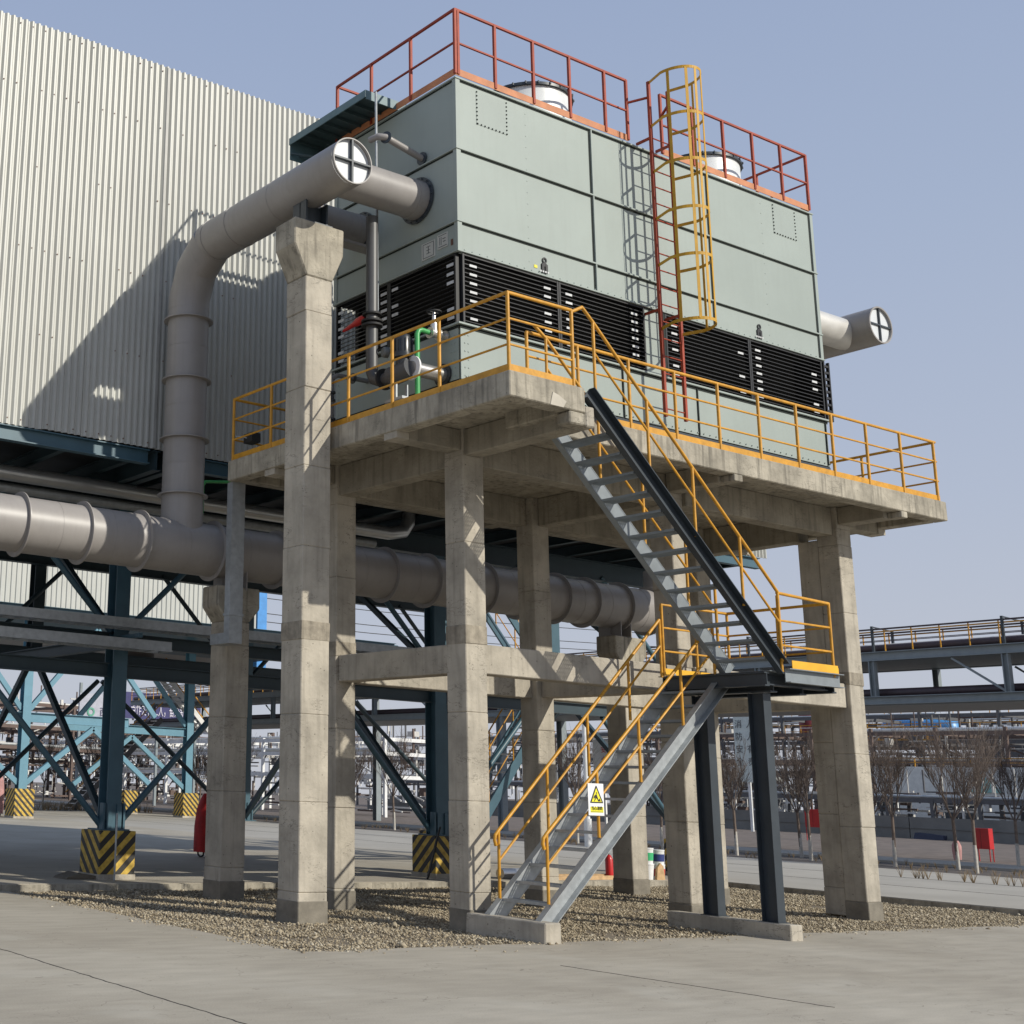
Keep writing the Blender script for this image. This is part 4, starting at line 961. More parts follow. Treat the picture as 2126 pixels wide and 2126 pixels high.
for x in RX:
    for y in RY:
        if not (x > 10 and x < 11 and y > 15): blk(bd, x, y, .74, .84, STRIPE_A if x < 5 else STRIPE_B)
        c_ = on(bd, MB().hbeam((x, y, .94), (x, y, BZ0-.73), .34, .30, (0, 1, 0), .022, .016), 'column', BLUE)
        g_ = MB()
        for s_ in (-1, 1):
            g_.box(x+s_*.21-.02, y-.19, .94, x+s_*.21+.02, y-.05, 1.42); g_.box(x+s_*.10-.05, y-.20, .94, x+s_*.10+.05, y-.175, 1.40)
        g_.box(x-.3, y-.25, .94, x+.3, y+.25, .965)
        on(bd, g_, 'base_gusset', BLUE).parent = c_
# horizontal ties and braces
for y in RY:
    M = BLUE if y < 15 else BLUE_SHADED; MT = BLUE_SHADED
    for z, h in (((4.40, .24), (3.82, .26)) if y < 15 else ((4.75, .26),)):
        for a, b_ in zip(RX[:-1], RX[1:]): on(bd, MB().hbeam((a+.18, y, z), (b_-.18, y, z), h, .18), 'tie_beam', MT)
    for a, b_ in zip(RX[:-1], RX[1:]):
        mid = (a+b_)/2
        low = (((a+.15, 1.0), (a+2.75, 3.68)), ((b_-.15, 1.0), (b_-2.75, 3.68))) if y < 15 else (((a+.2, 1.0), (mid-.4, 4.2)), ((b_-.2, 1.0), (mid-.3, 4.2)))
        for s_, e_ in low+(((a+.15, 4.55), (a+2.6, 7.0)), ((b_-.15, 4.55), (b_-2.6, 7.0))):
            on(bd, MB().tube([(s_[0], y, s_[1]), (e_[0], y, e_[1])], .058, 12), 'brace', M, smooth=40)
for x in RX:
    a, b_ = RY
    on(bd, MB().hbeam((x, a+.2, 4.35), (x, b_-.2, 4.35), .22, .16), 'tie_beam', BLUE_SHADED)
    for s_, e_ in (((a+.15, 1.05), (16.1, 4.22)), ((b_-.15, 1.05), (16.4, 4.22)), ((a+.15, 4.5), (16.3, 7.1))):
        on(bd, MB().bar((x, s_[0], s_[1]), (x, e_[0], e_[1]), .11, .11), 'brace', BLUE_SHADED)
for x, y in ((4.9, 20.3), (18.8, 16.7)): on(bd, MB().hbeam((x, y, 4.4), (x, y, 7.2), .3, .3, (0, 1, 0), .02), 'column', BLUE_SHADED if x < 5 else BLUE)
blk(bd, 11.85, 13.5, .7, .9, STRIPE_B)
on(bd, MB().hbeam((11.85, 13.5, .94), (11.85, 13.5, 7.0), .3, .3, (0, 1, 0), .02), 'column', BLUE)
# settling tank bottom hanging under the floor
on(bd, MB().lathe((7.9, 20.6, 4.5), (0, 0, 1), [(.45, 0), (.50, .3), (.50, .8)], 28), 'hopper', mat('brown_hopper', (.13, .11, .09), .8), smooth=40)
# cable trays along the building
ct = thing('cable_tray', 'upper galvanised cable tray running along the blue columns', 'cable tray', 'cable trays on the blue columns')
def tray(t, xa, xb, y0, y1, z, h):
    on(t, MB().box(xa, y0, z, xb, y0+.008, z+h).box(xa, y1-.008, z, xb, y1, z+h), 'side_rail', GALV)
    r_ = None
    for x in np.arange(xa+.1, xb, .3):
        if r_ is None: r_ = on(t, MB().box(x, y0+.009, z+.01, x+.03, y1-.009, z+.03), 'rung', GALV); x_p = x
        else: c = r_.copy(); col.objects.link(c); c.location = (x-x_p, 0, 0)
tray(ct, -6, 10.2, 11.75, 12.25, 4.55, .17)
on(ct, MB().bar((3.0, 11.7, 4.42), (3.0, 12.4, 4.42), .08, .08).bar((10.9, 11.7, 4.42), (10.9, 12.4, 4.42), .08, .08), 'bracket', BLUE)
ct2 = thing('cable_tray', 'lower galvanised cable tray ending just right of the first blue column', 'cable tray', 'cable trays on the blue columns')
tray(ct2, -6, 3.7, 11.75, 12.25, 4.17, .18)
ip = thing('insulated_pipe', 'silver clad pipe running below the corrugated wall with a bend at its right end', 'pipe')
on(ip, MB().tube([(-8, 12.0, 7.12), (9.1, 12.0, 7.12), (9.5, 12.0, 7.2), (9.65, 12.0, 7.4), (9.68, 12.0, 7.7)], .14, 24), 'clad_run', INSUL, smooth=40)
on(ip, MB().tube([(-8, 12.35, 6.93), (9, 12.35, 6.93)], .09, 16), 'lower_run', GALV, smooth=40)
gp2 = thing('green_pipe', 'dark green small pipe bent behind the left corner of the platform', 'pipe')
on(gp2, MB().tube([(3.55, 10.6, 6.6), (3.55, 10.6, 7.12), (3.60, 10.6, 7.2), (4.4, 10.6, 7.3)], .03, 10), 'pipe_run', GREEN, smooth=50)
# ground wire pole in front of first block
o = MB().tube([(2.86, 12.05, 0), (2.86, 12.05, 1.25)], .018, 8).build('earthing_post', GALV, smooth=40); tag(o, 'thin galvanised post in front of the striped block at left', 'post')
o = MB().prism([(2.0, .10), (2.6, .10), (2.62, .15), (2.3, .2), (2.05, .14)], 'y', 12.3, 12.8).rough(.02).build('crumpled_sack', mat('dirty_sack', (.14, .12, .09), .9)); tag(o, 'flattened brown sack lying left of the striped block', 'sack')

# ================================================================== FAR ELEVATED BUILDING
fb = thing('far_building', 'distant cream corrugated building on bright blue columns seen under the near one', 'building')
FY = 60.0
prof = []; x = 14.0
while x < 38.6: prof += [(x, FY), (x+.12, FY), (x+.16, FY-.06), (x+.28, FY-.06)]; x += .32
v = [(a, b, z) for z in (9.45, 16.5) for a, b in prof]; m_ = len(prof)
mb = MB(); mb.v = v; mb.f = [(i, i+1, m_+i+1, m_+i) for i in range(m_-1)]
on(fb, mb, 'wall_cladding', SHEET)
on(fb, MB().box(14, FY+.05, 9.5, 38.6, FY+12, 16.4), 'body', SHEET_END)
on(fb, MB().box(38.9, FY+.2, 9.0, 39.6, FY+3, 16.4), 'stair_core', mat('bright_blue_stripe', (.06, .26, .60), .5))
FBYS = (46.0, 52.5)
blk(fb, 28.2, 57.0, .95, 1.25, STRIPE_B)
for x, y in ((16.7, 46.0), (29.3, 52.5)):
    blk(fb, x, y, .95, 1.25, STRIPE_B)
    on(fb, MB().hbeam((x, y, 1.35), (x, y, 9.4), .42, .40, (0, 1, 0)), 'column', BLUE_L)
for y in FBYS[:2]:
    on(fb, MB().hbeam((12 if y < 50 else 22, y, 4.45), (22 if y < 50 else 29.4, y, 4.45), .42, .25), 'tie_beam', BLUE_L)
    for a, b_ in (((16.7, 23.6), (9.8, 16.7)) if y < 50 else ((22.4, 29.3),)):
        mid = (a+b_)/2
        for s_, e_ in (((a+.2, 1.6), (mid, 4.1)), ((b_-.2, 1.6), (mid, 4.1)), ((a+.2, 4.8), (mid, 8.6)), ((b_-.2, 4.8), (mid, 8.6))):
            on(fb, MB().bar((s_[0], y, s_[1]), (e_[0], y, e_[1]), .18, .22), 'brace', BLUE_L)
on(fb, MB().hbeam((12, 46, 9.2), (38, 46, 9.2), .5, .3), 'girder', BLUE)
on(fb, MB().box(12, 46.3, 9.3, 38.5, 60, 9.42), 'floor_plate', BLUE)

# ================================================================== THINGS UNDER AND BEHIND
def bucket(x, y, z, r, h, M, label, band=None, grp=None):
    t = thing('paint_bucket', label, 'bucket', grp, loc=(x, y, z))
    on(t, MB().lathe((x, y, z), (0, 0, 1), [(r*.88, 0), (r, h*.92), (r*1.05, h*.92), (r*1.05, h), (r*.9, h)], 20), 'pail', M, smooth=40)
    if band: on(t, MB().lathe((x, y, z+h*.2), (0, 0, 1), [(r*.93, 0), (r*1.01, h*.5)], 20), 'print_band', band, smooth=40)
    return t
bx, by_ = 16.36, 11.75
bucket(bx, by_, .1, .15, .34, WHITE, 'white paint bucket at the bottom of the left stack behind the pipe support')
bucket(bx, by_, .44, .15, .34, WHITE, 'white paint bucket with green band on top of the left stack', mat('green_band', (.05, .45, .18), .5))
bucket(16.80, 11.80, .1, .14, .32, WHITE, 'white bucket with red band at the bottom of the right stack', mat('red_band', (.6, .05, .04), .5))
bucket(16.80, 11.80, .42, .14, .32, WHITE, 'white bucket with dark blue band on top of the right stack', mat('navy_band', (.03, .05, .2), .5))
o = MB().prism([(16.42, .10), (16.68, .10), (16.66, .38), (16.56, .46), (16.46, .36)], 'y', 11.54, 11.60).rough(.01).build('cardboard_sack', WOOD); tag(o, 'small brown paper sack leaning between the two bucket stacks', 'sack')
ex = thing('fire_extinguisher', 'dark red fire extinguisher left of the pipe support under the platform', 'fire extinguisher')
on(ex, MB().lathe((15.25, 11.85, .1), (0, 0, 1), [(.08, 0), (.085, .05), (.085, .42), (.05, .5), (.02, .52)], 18), 'cylinder', RED, smooth=40)
on(ex, MB().tube([(15.25, 11.85, .6), (15.25, 11.85, .68), (15.15, 11.85, .72), (15.07, 11.85, .6)], .012, 8), 'hose', RUBBER, smooth=40)
for k, (xa, xb, y, z, M, lb) in enumerate(((12.9, 15.2, 11.65, .14, WOOD, 'thick pale timber lying nearest the gravel kerb'), (12.6, 15.3, 11.85, .16, WOOD, 'second pale timber lying on top behind the nearest one'), (12.4, 15.4, 12.15, .14, RUST, 'rusty brown steel bar lying behind the timbers'))):
    o = MB().bar((xa, y, z), (xb, y+.1, z), .1, .08).rough(.006).build('timber' if M is WOOD else 'steel_bar', M); tag(o, lb, 'timber' if M is WOOD else 'steel bar')
tp = MB().tube([(12.2, 12.1, .2), (12.9, 12.2, .2)], .11, 18).build('pipe_offcut', CHROME, smooth=40); tag(tp, 'short silver pipe offcut lying left of the pale timbers', 'pipe offcut')
o = MB().bar((10.05, 11.95, .1), (10.55, 12.15, 1.05), .42, .03, (.8, -.5, 0)).build('leaning_board', mat('black_board', (.02, .018, .016), .7)); tag(o, 'black board leaning against the striped block of the middle blue column', 'board')
# covered trolleys
def trolley(name, label, x, y, M, s=1.0):
    t = thing(name, label, 'covered trolley', loc=(x, y, .1))
    prof = [(.0, .30, .22), (.12, .30, .24), (.6, .30, .25), (1.0, .26, .22), (1.25, .17, .15), (1.38, .10, .08)]
    mb = MB(); n = 18; base = 0
    for k, (h, a, b) in enumerate(prof):
        for j_ in range(n):
            t_ = 2*PI*j_/n; w_ = 1+.10*math.sin(5*t_+k*.3)*(1-h*.4)
            mb.v.append((x+s*a*math.cos(t_)*w_, y+s*b*math.sin(t_)*w_, .22+s*h))
    for k in range(len(prof)-1):
        for j_ in range(n):
            a0 = k*n+j_; a1 = k*n+(j_+1) % n; mb.f.append((a0, a1, a1+n, a0+n))
    mb.f.append(tuple(range((len(prof)-1)*n, len(prof)*n))); mb.f.append(tuple(reversed(range(n))))
    on(t, mb, 'cloth_cover', M, smooth=60)
    for dx in (-.15, .15): on(t, MB().ring((x+dx*s, y, .20), (1, .4, 0), .10*s, .07*s, .03, 20), 'wheel', RUBBER, smooth=30)
    return t
trolley('covered_trolley', 'wheeled unit under a red cloth cover beside the short concrete column', 9.15, 18.9, REDCLOTH, 1.0)
trolley('covered_trolley', 'wheeled unit under a faded pink cover at the far left', 16.3, 47.8, PINKCLOTH, 1.45)
# mid-distance blue stair
ms = thing('blue_staircase', 'petrol blue steel stair seen between the two front concrete columns', 'staircase')
SA, SB = Vector((16.3, 18.0, .3)), Vector((20.0, 18.0, 4.8))
for y in (17.6, 18.5): on(ms, MB().bar((SA.x, y, SA.z), (SB.x, y, SB.z), .06, .26), 'stringer', BLUE)
for k in range(18):
    p = SA.lerp(SB, (k+.5)/18); on(ms, MB().box(p.x-.12, 17.64, p.z-.02, p.x+.12, 18.46, p.z+.02), 'tread', GALV)
for y in (17.6, 18.5):
    on(ms, MB().tube([(SA.x, y, SA.z+1.0), (SB.x, y, SB.z+1.0)], .022, 8).tube([(SA.x, y, SA.z+.55), (SB.x, y, SB.z+.55)], .016, 8), 'handrail', YELLOW, smooth=40)
    for k in range(5): p = SA.lerp(SB, k/4); on(ms, MB().tube([(p.x, y, p.z), (p.x, y, p.z+1)], .02, 8), 'post', YELLOW)
ms2 = thing('blue_staircase', 'upper stair flight with thin yellow rails right of the rear middle column', 'staircase')
SA, SB = Vector((21.2, 19.2, 4.9)), Vector((18.9, 19.2, 7.4))
for y in (18.8, 19.7):
    on(ms2, MB().bar(tuple(SA.lerp(SB, 0)+Vector((0, y-19.2, 0))), tuple(SB+Vector((0, y-19.2, 0))), .06, .22), 'stringer', BLUE)
    on(ms2, MB().tube([(SA.x, y, SA.z+1.0), (SB.x, y, SB.z+1.0)], .022, 8).tube([(SA.x, y, SA.z+.55), (SB.x, y, SB.z+.55)], .016, 8).tube([(SA.x+1.6, y, SA.z+1.0), (SA.x, y, SA.z+1.0)], .022, 8), 'handrail', YELLOW, smooth=40)
    for k in range(4): p = SA.lerp(SB, k/3); on(ms2, MB().tube([(p.x, y, p.z), (p.x, y, p.z+1)], .02, 8), 'post', YELLOW)
on(ms2, MB().box(20.0, 18.7, 4.75, 23, 19.9, 4.85), 'landing_deck', BLUE)

# ================================================================== ELEVATED PIPE RACK ON THE RIGHT
pr = thing('pipe_rack', 'grey two-level pipe rack with yellow-railed walkway crossing the road on the right', 'pipe rack')
RXX = 40.0; YA, YB_ = 4.0, 78.0
for x in (RXX, RXX+4.2):
    for z, h in ((7.42, .34), (5.78, .30)):
        on(pr, MB().hbeam((x, YA, z), (x, YB_, z), h, .22, tf=.03), 'longitudinal_beam', RACK)
on(pr, MB().box(RXX+.1, YA, 7.28, RXX+4.1, YB_, 7.33), 'floor_plate', RACK)
on(pr, MB().box(RXX+.1, YA, 5.60, RXX+4.1, YB_, 5.64), 'floor_plate', RACK)
for i, y in enumerate(np.arange(6.0, YB_, 4.9)):
    for x in (RXX, RXX+4.2):
        on(pr, MB().hbeam((x, y, 5.93), (x, y, 7.24), .22, .22, (0, 1, 0), .03), 'post', RACK)
        if i % 2 == 0: on(pr, MB().bar((x, y+.1, 5.95), (x, y+2.0, 7.2) if False else (x, y+1.9, 7.2), .07, .07), 'brace', RACK)
        if i % 3 == 1 and y > 20: on(pr, MB().hbeam((x, y, .1), (x, y, 5.62), .35, .35, (0, 1, 0), .03), 'leg', RACK)
for k, (dx, z, r_, M) in enumerate(((.35, 7.75, .14, PIPE_D), (.9, 7.8, .18, PIPE_W), (1.6, 7.72, .12, PIPE_D), (2.4, 7.8, .2, PIPE_W), (3.3, 7.74, .14, PIPE_D), (.5, 6.08, .17, PIPE_D), (1.3, 6.05, .14, PIPE_D), (2.3, 6.1, .2, PIPE_D), (3.4, 6.05, .14, PIPE_D))):
    on(pr, MB().tube([(RXX+dx, YA, z), (RXX+dx, YB_, z)], r_, 14), 'pipe', M, smooth=40)
for x, hh_ in ((RXX+.02, 8.44), (RXX+1.3, 8.42)):
    on(pr, MB().bar((x, YA, hh_), (x, YB_, hh_), .05, .06), 'walkway_rail', PIPE_D)
    on(pr, MB().bar((x, YA, hh_-.10), (x, YB_, hh_-.10), .03, .05), 'walkway_rail', YELLOW)
    for h in (.35, .55): on(pr, MB().tube([(x, YA, 7.72+h-.1), (x, YB_, 7.72+h-.1)], .015, 6), 'walkway_rail', PIPE_D)
pp = None
for x in (RXX+.02, RXX+1.3):
    for y in np.arange(4.4 if x < 40.5 else 5.0, YB_, 1.05):
        if pp is None: pp = on(pr, MB().box(x-.018, y-.018, 7.6, x+.018, y+.018, 8.42), 'walkway_post', YELLOW); p0 = (x, y)
        else: c = pp.copy(); col.objects.link(c); c.location = (x-p0[0], y-p0[1], 0)
for y in (15.8, 20.6, 26): on(pr, MB().box(RXX-.05, y-.04, 7.6, RXX+.03, y+.04, 8.56).box(RXX+1.25, y-.04, 7.6, RXX+1.33, y+.04, 8.5).bar((RXX, y, 8.54), (RXX+1.3, y, 8.48), .05, .04), 'gantry', STEEL_DK)

# ================================================================== TREES
def tree(x, y, h, label, seed, leafy=1.0, fork=None):
    rnd = random.Random(seed)
    t = thing('bare_tree', label, 'tree', 'bare young trees beside the road', loc=(x, y, .08))
    fork = fork or h*.38
    lean = (rnd.uniform(-.05, .05), rnd.uniform(-.05, .05))
    tr = MB().tube([(x, y, .05), (x+lean[0]*.5, y+lean[1]*.5, fork*.5), (x+lean[0], y+lean[1], fork)], .055, 8, r2=.045)
    on(t, tr, 'trunk', BARK, smooth=50)
    on(t, MB().tube([(x, y, .05), (x+lean[0]*.3, y+lean[1]*.3, fork*.55)], .062, 8, r2=.054), 'limewash', LIME, smooth=50)
    cr = MB()
    def grow(p, d, L, r, lev):
        n_ = 3; pts = [p]; q = p
        for k in range(n_):
            d = (d+Vector((rnd.uniform(-.14, .14), rnd.uniform(-.14, .14), rnd.uniform(.0, .12)))).normalized(); q = q+d*L/n_; pts.append(q)
        cr.tube(pts, max(r, .0045), 5 if lev < 2 else 3, cap=False, r2=max(r*.55, .003))
        if lev >= 4: return
        kids = (5, 6, 5, 5)[lev]
        for k in range(kids):
            a = rnd.uniform(0, 2*PI); sp_ = rnd.uniform(.22, .5)
            f_ = pts[rnd.randint(1, n_)]
            nd = (d+Vector((math.cos(a)*sp_, math.sin(a)*sp_, rnd.uniform(-.02, .2)))).normalized()
            grow(f_, nd, L*rnd.uniform(.55, .85), r*.50, lev+1)
    top = Vector((x+lean[0], y+lean[1], fork-.05))
    for k in range(5):
        a = 2*PI*k/5+rnd.uniform(-.5, .5); w2 = rnd.uniform(.3, .72); grow(top, Vector((math.cos(a)*w2, math.sin(a)*w2, 1)).normalized(), (h-fork)*.45, .026, 1)
    on(t, cr, 'crown', TWIG)
    return t
TL = [(35.7, 18.5, 4.3, 'half-hidden bare tree just right of the far right concrete column'), (33.2, 16.3, 4.2, 'bare tree with pale trunk next right of the far right column'),
      (34.4, 15.0, 4.4, 'bare forked tree with whitewashed trunk left of the right-hand red cabinet'), (32.7, 13.5, 4.4, 'bare tree directly in front of the right-hand red cabinet'),
      (35.4, 11.2, 4.4, 'bare tree at the right edge of the picture'), (38.6, 15.4, 4.4, 'bare tree set back behind the forked tree, beyond the far pavement'),
      (38.2, 12.2, 4.3, 'bare tree set back between the red cabinet and the right edge'),
      (33.0, 21.9, 3.7, 'slender bare tree between the two dark stair legs'), (35.3, 21.0, 4.0, 'bare tree left of the pair behind the right stair leg'), (33.2, 19.2, 4.2, 'bare tree right of the pair behind the right stair leg'),
      (33.5, 25.5, 4.0, 'bare tree behind the steel stair treads'), (33.4, 29.5, 4.2, 'bare tree behind the yellow warning sign'),
      (33.6, 36.0, 4.3, 'bare tree seen just left of the front left column'), (33.3, 40.5, 4.5, 'bare tree with bushy crown between the rear left and front left columns'), (33.6, 44.0, 4.2, 'bare tree close to the tallest column on its right'),
      (33.4, 54.0, 4.4, 'bare tree between the short column and the tallest column, right one'), (33.3, 57.5, 4.2, 'bare tree between the short column and the tallest column, left one'),
      (30.5, 64.0, 4.8, 'bare tree behind the distant metal stair'), (27.5, 66.0, 4.6, 'bare tree left of the distant metal stair')]
for i, (x, y, h, lb) in enumerate(TL): tree(x, y, h, lb, 100+i, fork=1.6)
# dry weeds
def weeds(name, label, pts, h):
    mb = MB()
    for (x, y) in pts:
        for k in range(9):
            a = random.uniform(0, 2*PI); t_ = random.uniform(.2, .6); hh_ = random.uniform(.5, 1)*h
            mb.tube([(x, y, .08), (x+math.cos(a)*t_*hh_*.5, y+math.sin(a)*t_*hh_*.5, .08+hh_*.6), (x+math.cos(a)*t_*hh_, y+math.sin(a)*t_*hh_, .08+hh_)], .007, 3, cap=False, r2=.002)
    o = mb.build(name, mat('dry_stalks', (.26, .19, .11), .9)); tag(o, label, 'weeds', kind='stuff')
weeds('dry_weeds', 'dry brown weeds growing along the road joint at right', [(26.5+random.uniform(-.1, .1), random.uniform(7.5, 12.2)) for _ in range(26)], .35)
weeds('dry_weeds', 'dry weeds in the strip beyond the far striped blocks', [(random.uniform(17, 32), 61+random.uniform(-1, 3)) for _ in range(260)], .6)
weeds('dry_weeds', 'dry weeds along the planting strip under the bare trees', [(31.3+random.uniform(0, 4), random.uniform(10, 58)) for _ in range(240)], .22)
# red cabinets
def cabinet(x, y, z0, h, w_, label, group='red fire cabinets'):
    t = thing('fire_cabinet', label, 'cabinet', group, loc=(x, y, .1))
    on(t, MB().box(x, y-w_/2, z0, x+.3, y+w_/2, z0+h), 'box', RED, bevel=.01)
    for dx in (.02, .26):
        for dy in (-w_/2+.03, w_/2-.05): on(t, MB().box(x+dx, y+dy, .05, x+dx+.03, y+dy+.03, z0), 'leg', RED)
    on(t, MB().box(x-.006, y-.004, z0+.03, x-.001, y+.004, z0+h-.03), 'door_gap', RUBBER)
    text('cabinet_text', '消防箱', .11, WHITE, t, (x-.008, y+w_*.12, z0+h*.76), (PI/2, 0, -PI/2))
    text('cabinet_text', '火警 119', .07, WHITE, t, (x-.008, y-w_*.05, z0+h*.14), (PI/2, 0, -PI/2))
    return t
cabinet(44.4, 19.75, .5, .76, .62, 'red steel fire cabinet on thin legs behind the right-hand trees')
cabinet(60.0, 37.3, .75, .95, .95, 'red fire cabinet seen between the stair legs and the bare tree pair')
o = MB().lathe((43.0, 19.9, .1), (0, 0, 1), [(.13, 0), (.16, .3), (.16, .5), (.08, .68)], 14).build('pink_hydrant', PINKCLOTH, smooth=50); tag(o, 'faded pink covered hydrant left of the right-hand red cabinet', 'hydrant')
# retaining wall
rw = thing('retaining_wall', 'low grey concrete wall running behind the dirt field', 'wall')
for k in range(12):
    y0_ = 4+k*8.0
    on(rw, MB().box(80, y0_, 0, 80.5, y0_+7.94, 1.42), 'wall_panel', WALLC)
    on(rw, MB().box(79.95, y0_, .70, 79.99, y0_+7.94, .76), 'ledge', WALLC)
o = MB().box(78.9, 41.2, .05, 79.5, 43.0, .38).rough(.12).build('tarpaulin_heap', mat('dark_tarp', (.03, .035, .06), .7)); tag(o, 'dark tarpaulin heap at the foot of the retaining wall', 'tarpaulin')

# ================================================================== DISTANT PLANT
def rack(name, label, p, d, L, W_, H, levels, nb, M1, M2, npipes, seed, rail=False):
    rnd = random.Random(seed); t = thing(name, label, 'pipe rack', loc=(p[0], p[1], 0))
    d = Vector((d[0], d[1], 0)).normalized(); a = Vector((-d.y, d.x, 0)); P = Vector((p[0], p[1], 0))
    Z = Vector((0, 0, 1))
    for k in range(nb+1):
        for s_ in (0, 1):
            q = P+d*L*k/nb+a*W_*s_; on(t, MB().bar(q, q+Z*H, .22, .22, tuple(d)), 'post', M1)
        for z in levels: q = P+d*L*k/nb; on(t, MB().bar(q+Z*z, q+a*W_+Z*z, .2, .25), 'cross_beam', M1)
    for z in levels:
        for s_ in (0, 1): on(t, MB().bar(P+a*W_*s_+Z*z, P+a*W_*s_+d*L+Z*z, .15, .28), 'long_beam', M1)
        for k in range(npipes):
            r_ = rnd.uniform(.05, .17); s_ = (k+.5)/npipes; u1 = rnd.uniform(0, .5)*L; u2 = rnd.uniform(.6, 1)*L
            q = P+a*W_*s_+Z*(z+.14+r_); on(t, MB().tube([q+d*u1, q+d*u2], r_, 10), 'pipe', rnd.choice(M2), smooth=40)
    if rail:
        z = levels[-1]
        on(t, MB().bar(P+Z*(z+1.1), P+d*L+Z*(z+1.1), .06, .06).bar(P+Z*(z+.6), P+d*L+Z*(z+.6), .05, .05), 'walkway_rail', YELLOW)
        for k in range(int(L/1.5)): q = P+d*k*1.5; on(t, MB().bar(q+Z*z, q+Z*(z+1.1), .05, .05, tuple(d)), 'walkway_post', YELLOW)
    for M in (PIPE_W, DB, WHITE, DG):
        mb = MB()
        for k in range(int(L*2.6)):
            q = P+d*rnd.uniform(0, L)+a*rnd.uniform(-.4, W_*.7)+Z*rnd.uniform(.3, H+.5 if M is not WHITE else H*.8)
            k_ = rnd.random()
            if k_ < .35: mb.bar(q, q+d*rnd.uniform(.8, 3.5), *(2*[rnd.uniform(.05, .16)]))
            elif k_ < .75: mb.bar(q, q+Z*rnd.uniform(.5, 2.0), *(2*[rnd.uniform(.05, .14)]), tuple(d))
            elif k_ < .9: mb.box(q.x, q.y, q.z, q.x+rnd.uniform(.2, .7), q.y+rnd.uniform(.2, .9), q.z+rnd.uniform(.15, .6))
            else: mb.bar(q, q+d*rnd.uniform(.5, 1.5)+Z*rnd.uniform(-1.2, 1.2), .09, .09)
        on(t, mb, 'small_pipework', M, kind='stuff')
    for k in range(nb):
        if rnd.random() < .5:
            q = P+d*L*k/nb; on(t, MB().bar(q+Z*levels[0], q+d*L/nb+Z*levels[-1], .12, .12), 'brace', M1)
    return t
def vessel(label, x, y, z0, r_, h, M, name='storage_tank', horizontal=False):
    t = thing(name, label, 'tank', loc=(x, y, 0))
    if horizontal:
        on(t, MB().lathe((x, y, z0), (0, 1, 0), [(.1, 0), (r_*.7, .15), (r_, .5), (r_, h-.5), (r_*.7, h-.15), (.1, h)], 20), 'shell', M, smooth=50)
        for s_ in (.25, .75): on(t, MB().box(x-r_*.6, y+h*s_-.1, z0-r_*1.3, x+r_*.6, y+h*s_+.1, z0-r_*.5), 'saddle', RACK)
    else:
        on(t, MB().lathe((x, y, z0), (0, 0, 1), [(r_, 0), (r_, h-.4), (r_*.7, h-.1), (.1, h)], 20), 'shell', M, smooth=50)
        if z0 > .5:
            for k in range(4): q = (x+r_*.7*math.cos(k*PI/2+.7), y+r_*.7*math.sin(k*PI/2+.7)); on(t, MB().bar((q[0], q[1], 0), (q[0], q[1], z0+.1), .15, .15, (1, 0, 0)), 'leg', RACK)
    return t
DG = mat('distant_dark_steel', (.10, .10, .105), .6); DB = mat('distant_brown_steel', (.13, .09, .075), .7); GW = mat('distant_grey_cladding', (.42, .43, .43), .4, metal=.3)
rack('distant_pipe_rack', 'distant dense pipe rack above the retaining wall on the right', (97, 18), (0, 1), 60, 6, 7.8, (5.3, 7.4), 12, DB, (PIPE_W, GW, DB, PIPE_W), 3, 1, True)
rack('distant_pipe_rack', 'taller distant steel structure behind the first rack on the right', (106, 22), (0, 1), 60, 10, 9.4, (4.5, 7.0, 9.0), 10, DG, (GW, DB, PIPE_W), 4, 2, True)
rack('white_pipe_rack', 'white trussed pipe rack at the right edge behind the trees', (86, 12), (0, 1), 22, 5, 4.8, (3.0, 4.6), 5, WHITE, (PIPE_W, GW), 4, 3)
rack('white_pipe_rack', 'white pipe bridge with horizontal pipes seen behind the front left column', (60, 66), (0, 1), 60, 6, 5.6, (2.8, 4.4, 5.4), 8, WHITE, (PIPE_W, PIPE_W, GW), 5, 4)
rack('distant_pipe_rack', 'distant rack of pale pipes seen under the landing', (96, 66), (.2, 1), 60, 8, 8.0, (3, 5.4, 7.6), 8, DG, (PIPE_W, GW), 5, 5, True)
rack('distant_pipe_rack', 'pale pipe rack behind the far blue columns at left', (8, 96), (1, .15), 60, 8, 8.6, (4.4, 6.2, 8.2), 12, DB, (PIPE_W, GW, PIPE_W), 5, 6)
rack('distant_pipe_rack', 'dark vertical pipework behind the far striped blocks at left', (6, 110), (1, 0), 60, 6, 6.4, (3.4, 6.2), 26, DB, (PIPE_W, GW, DB), 4, 7)
rack('low_pipe_rack', 'low crowded rack of upright pipes just behind the retaining wall', (83, 12), (0, 1), 52, 2.5, 2.6, (2.5,), 17, DG, (PIPE_W, GW), 2, 11)
fr_ = thing('roof_handrail', 'thin yellow handrail line above the white building behind the trees', 'handrail')
on(fr_, MB().bar((88.1, 14, 5.5), (88.1, 52, 5.5), .07, .07).bar((88.1, 14, 5.2), (88.1, 52, 5.2), .05, .05), 'top_rail', YELLOW)
for k in range(20): on(fr_, MB().box(88.07, 14+k*2, 4.9, 88.13, 14.06+k*2, 5.5), 'post', YELLOW)
tt = thing('white_truss', 'white lattice truss bridge at the right end of the white building', 'truss')
for k in range(6):
    y = 20+k*2.2
    on(tt, MB().bar((85.5, y, 2.6), (85.5, y, 4.4), .14, .14, (1, 0, 0)), 'post', WHITE); on(tt, MB().bar((85.5, y, 2.6), (85.5, y+2.2, 4.4), .12, .12), 'diagonal', WHITE)
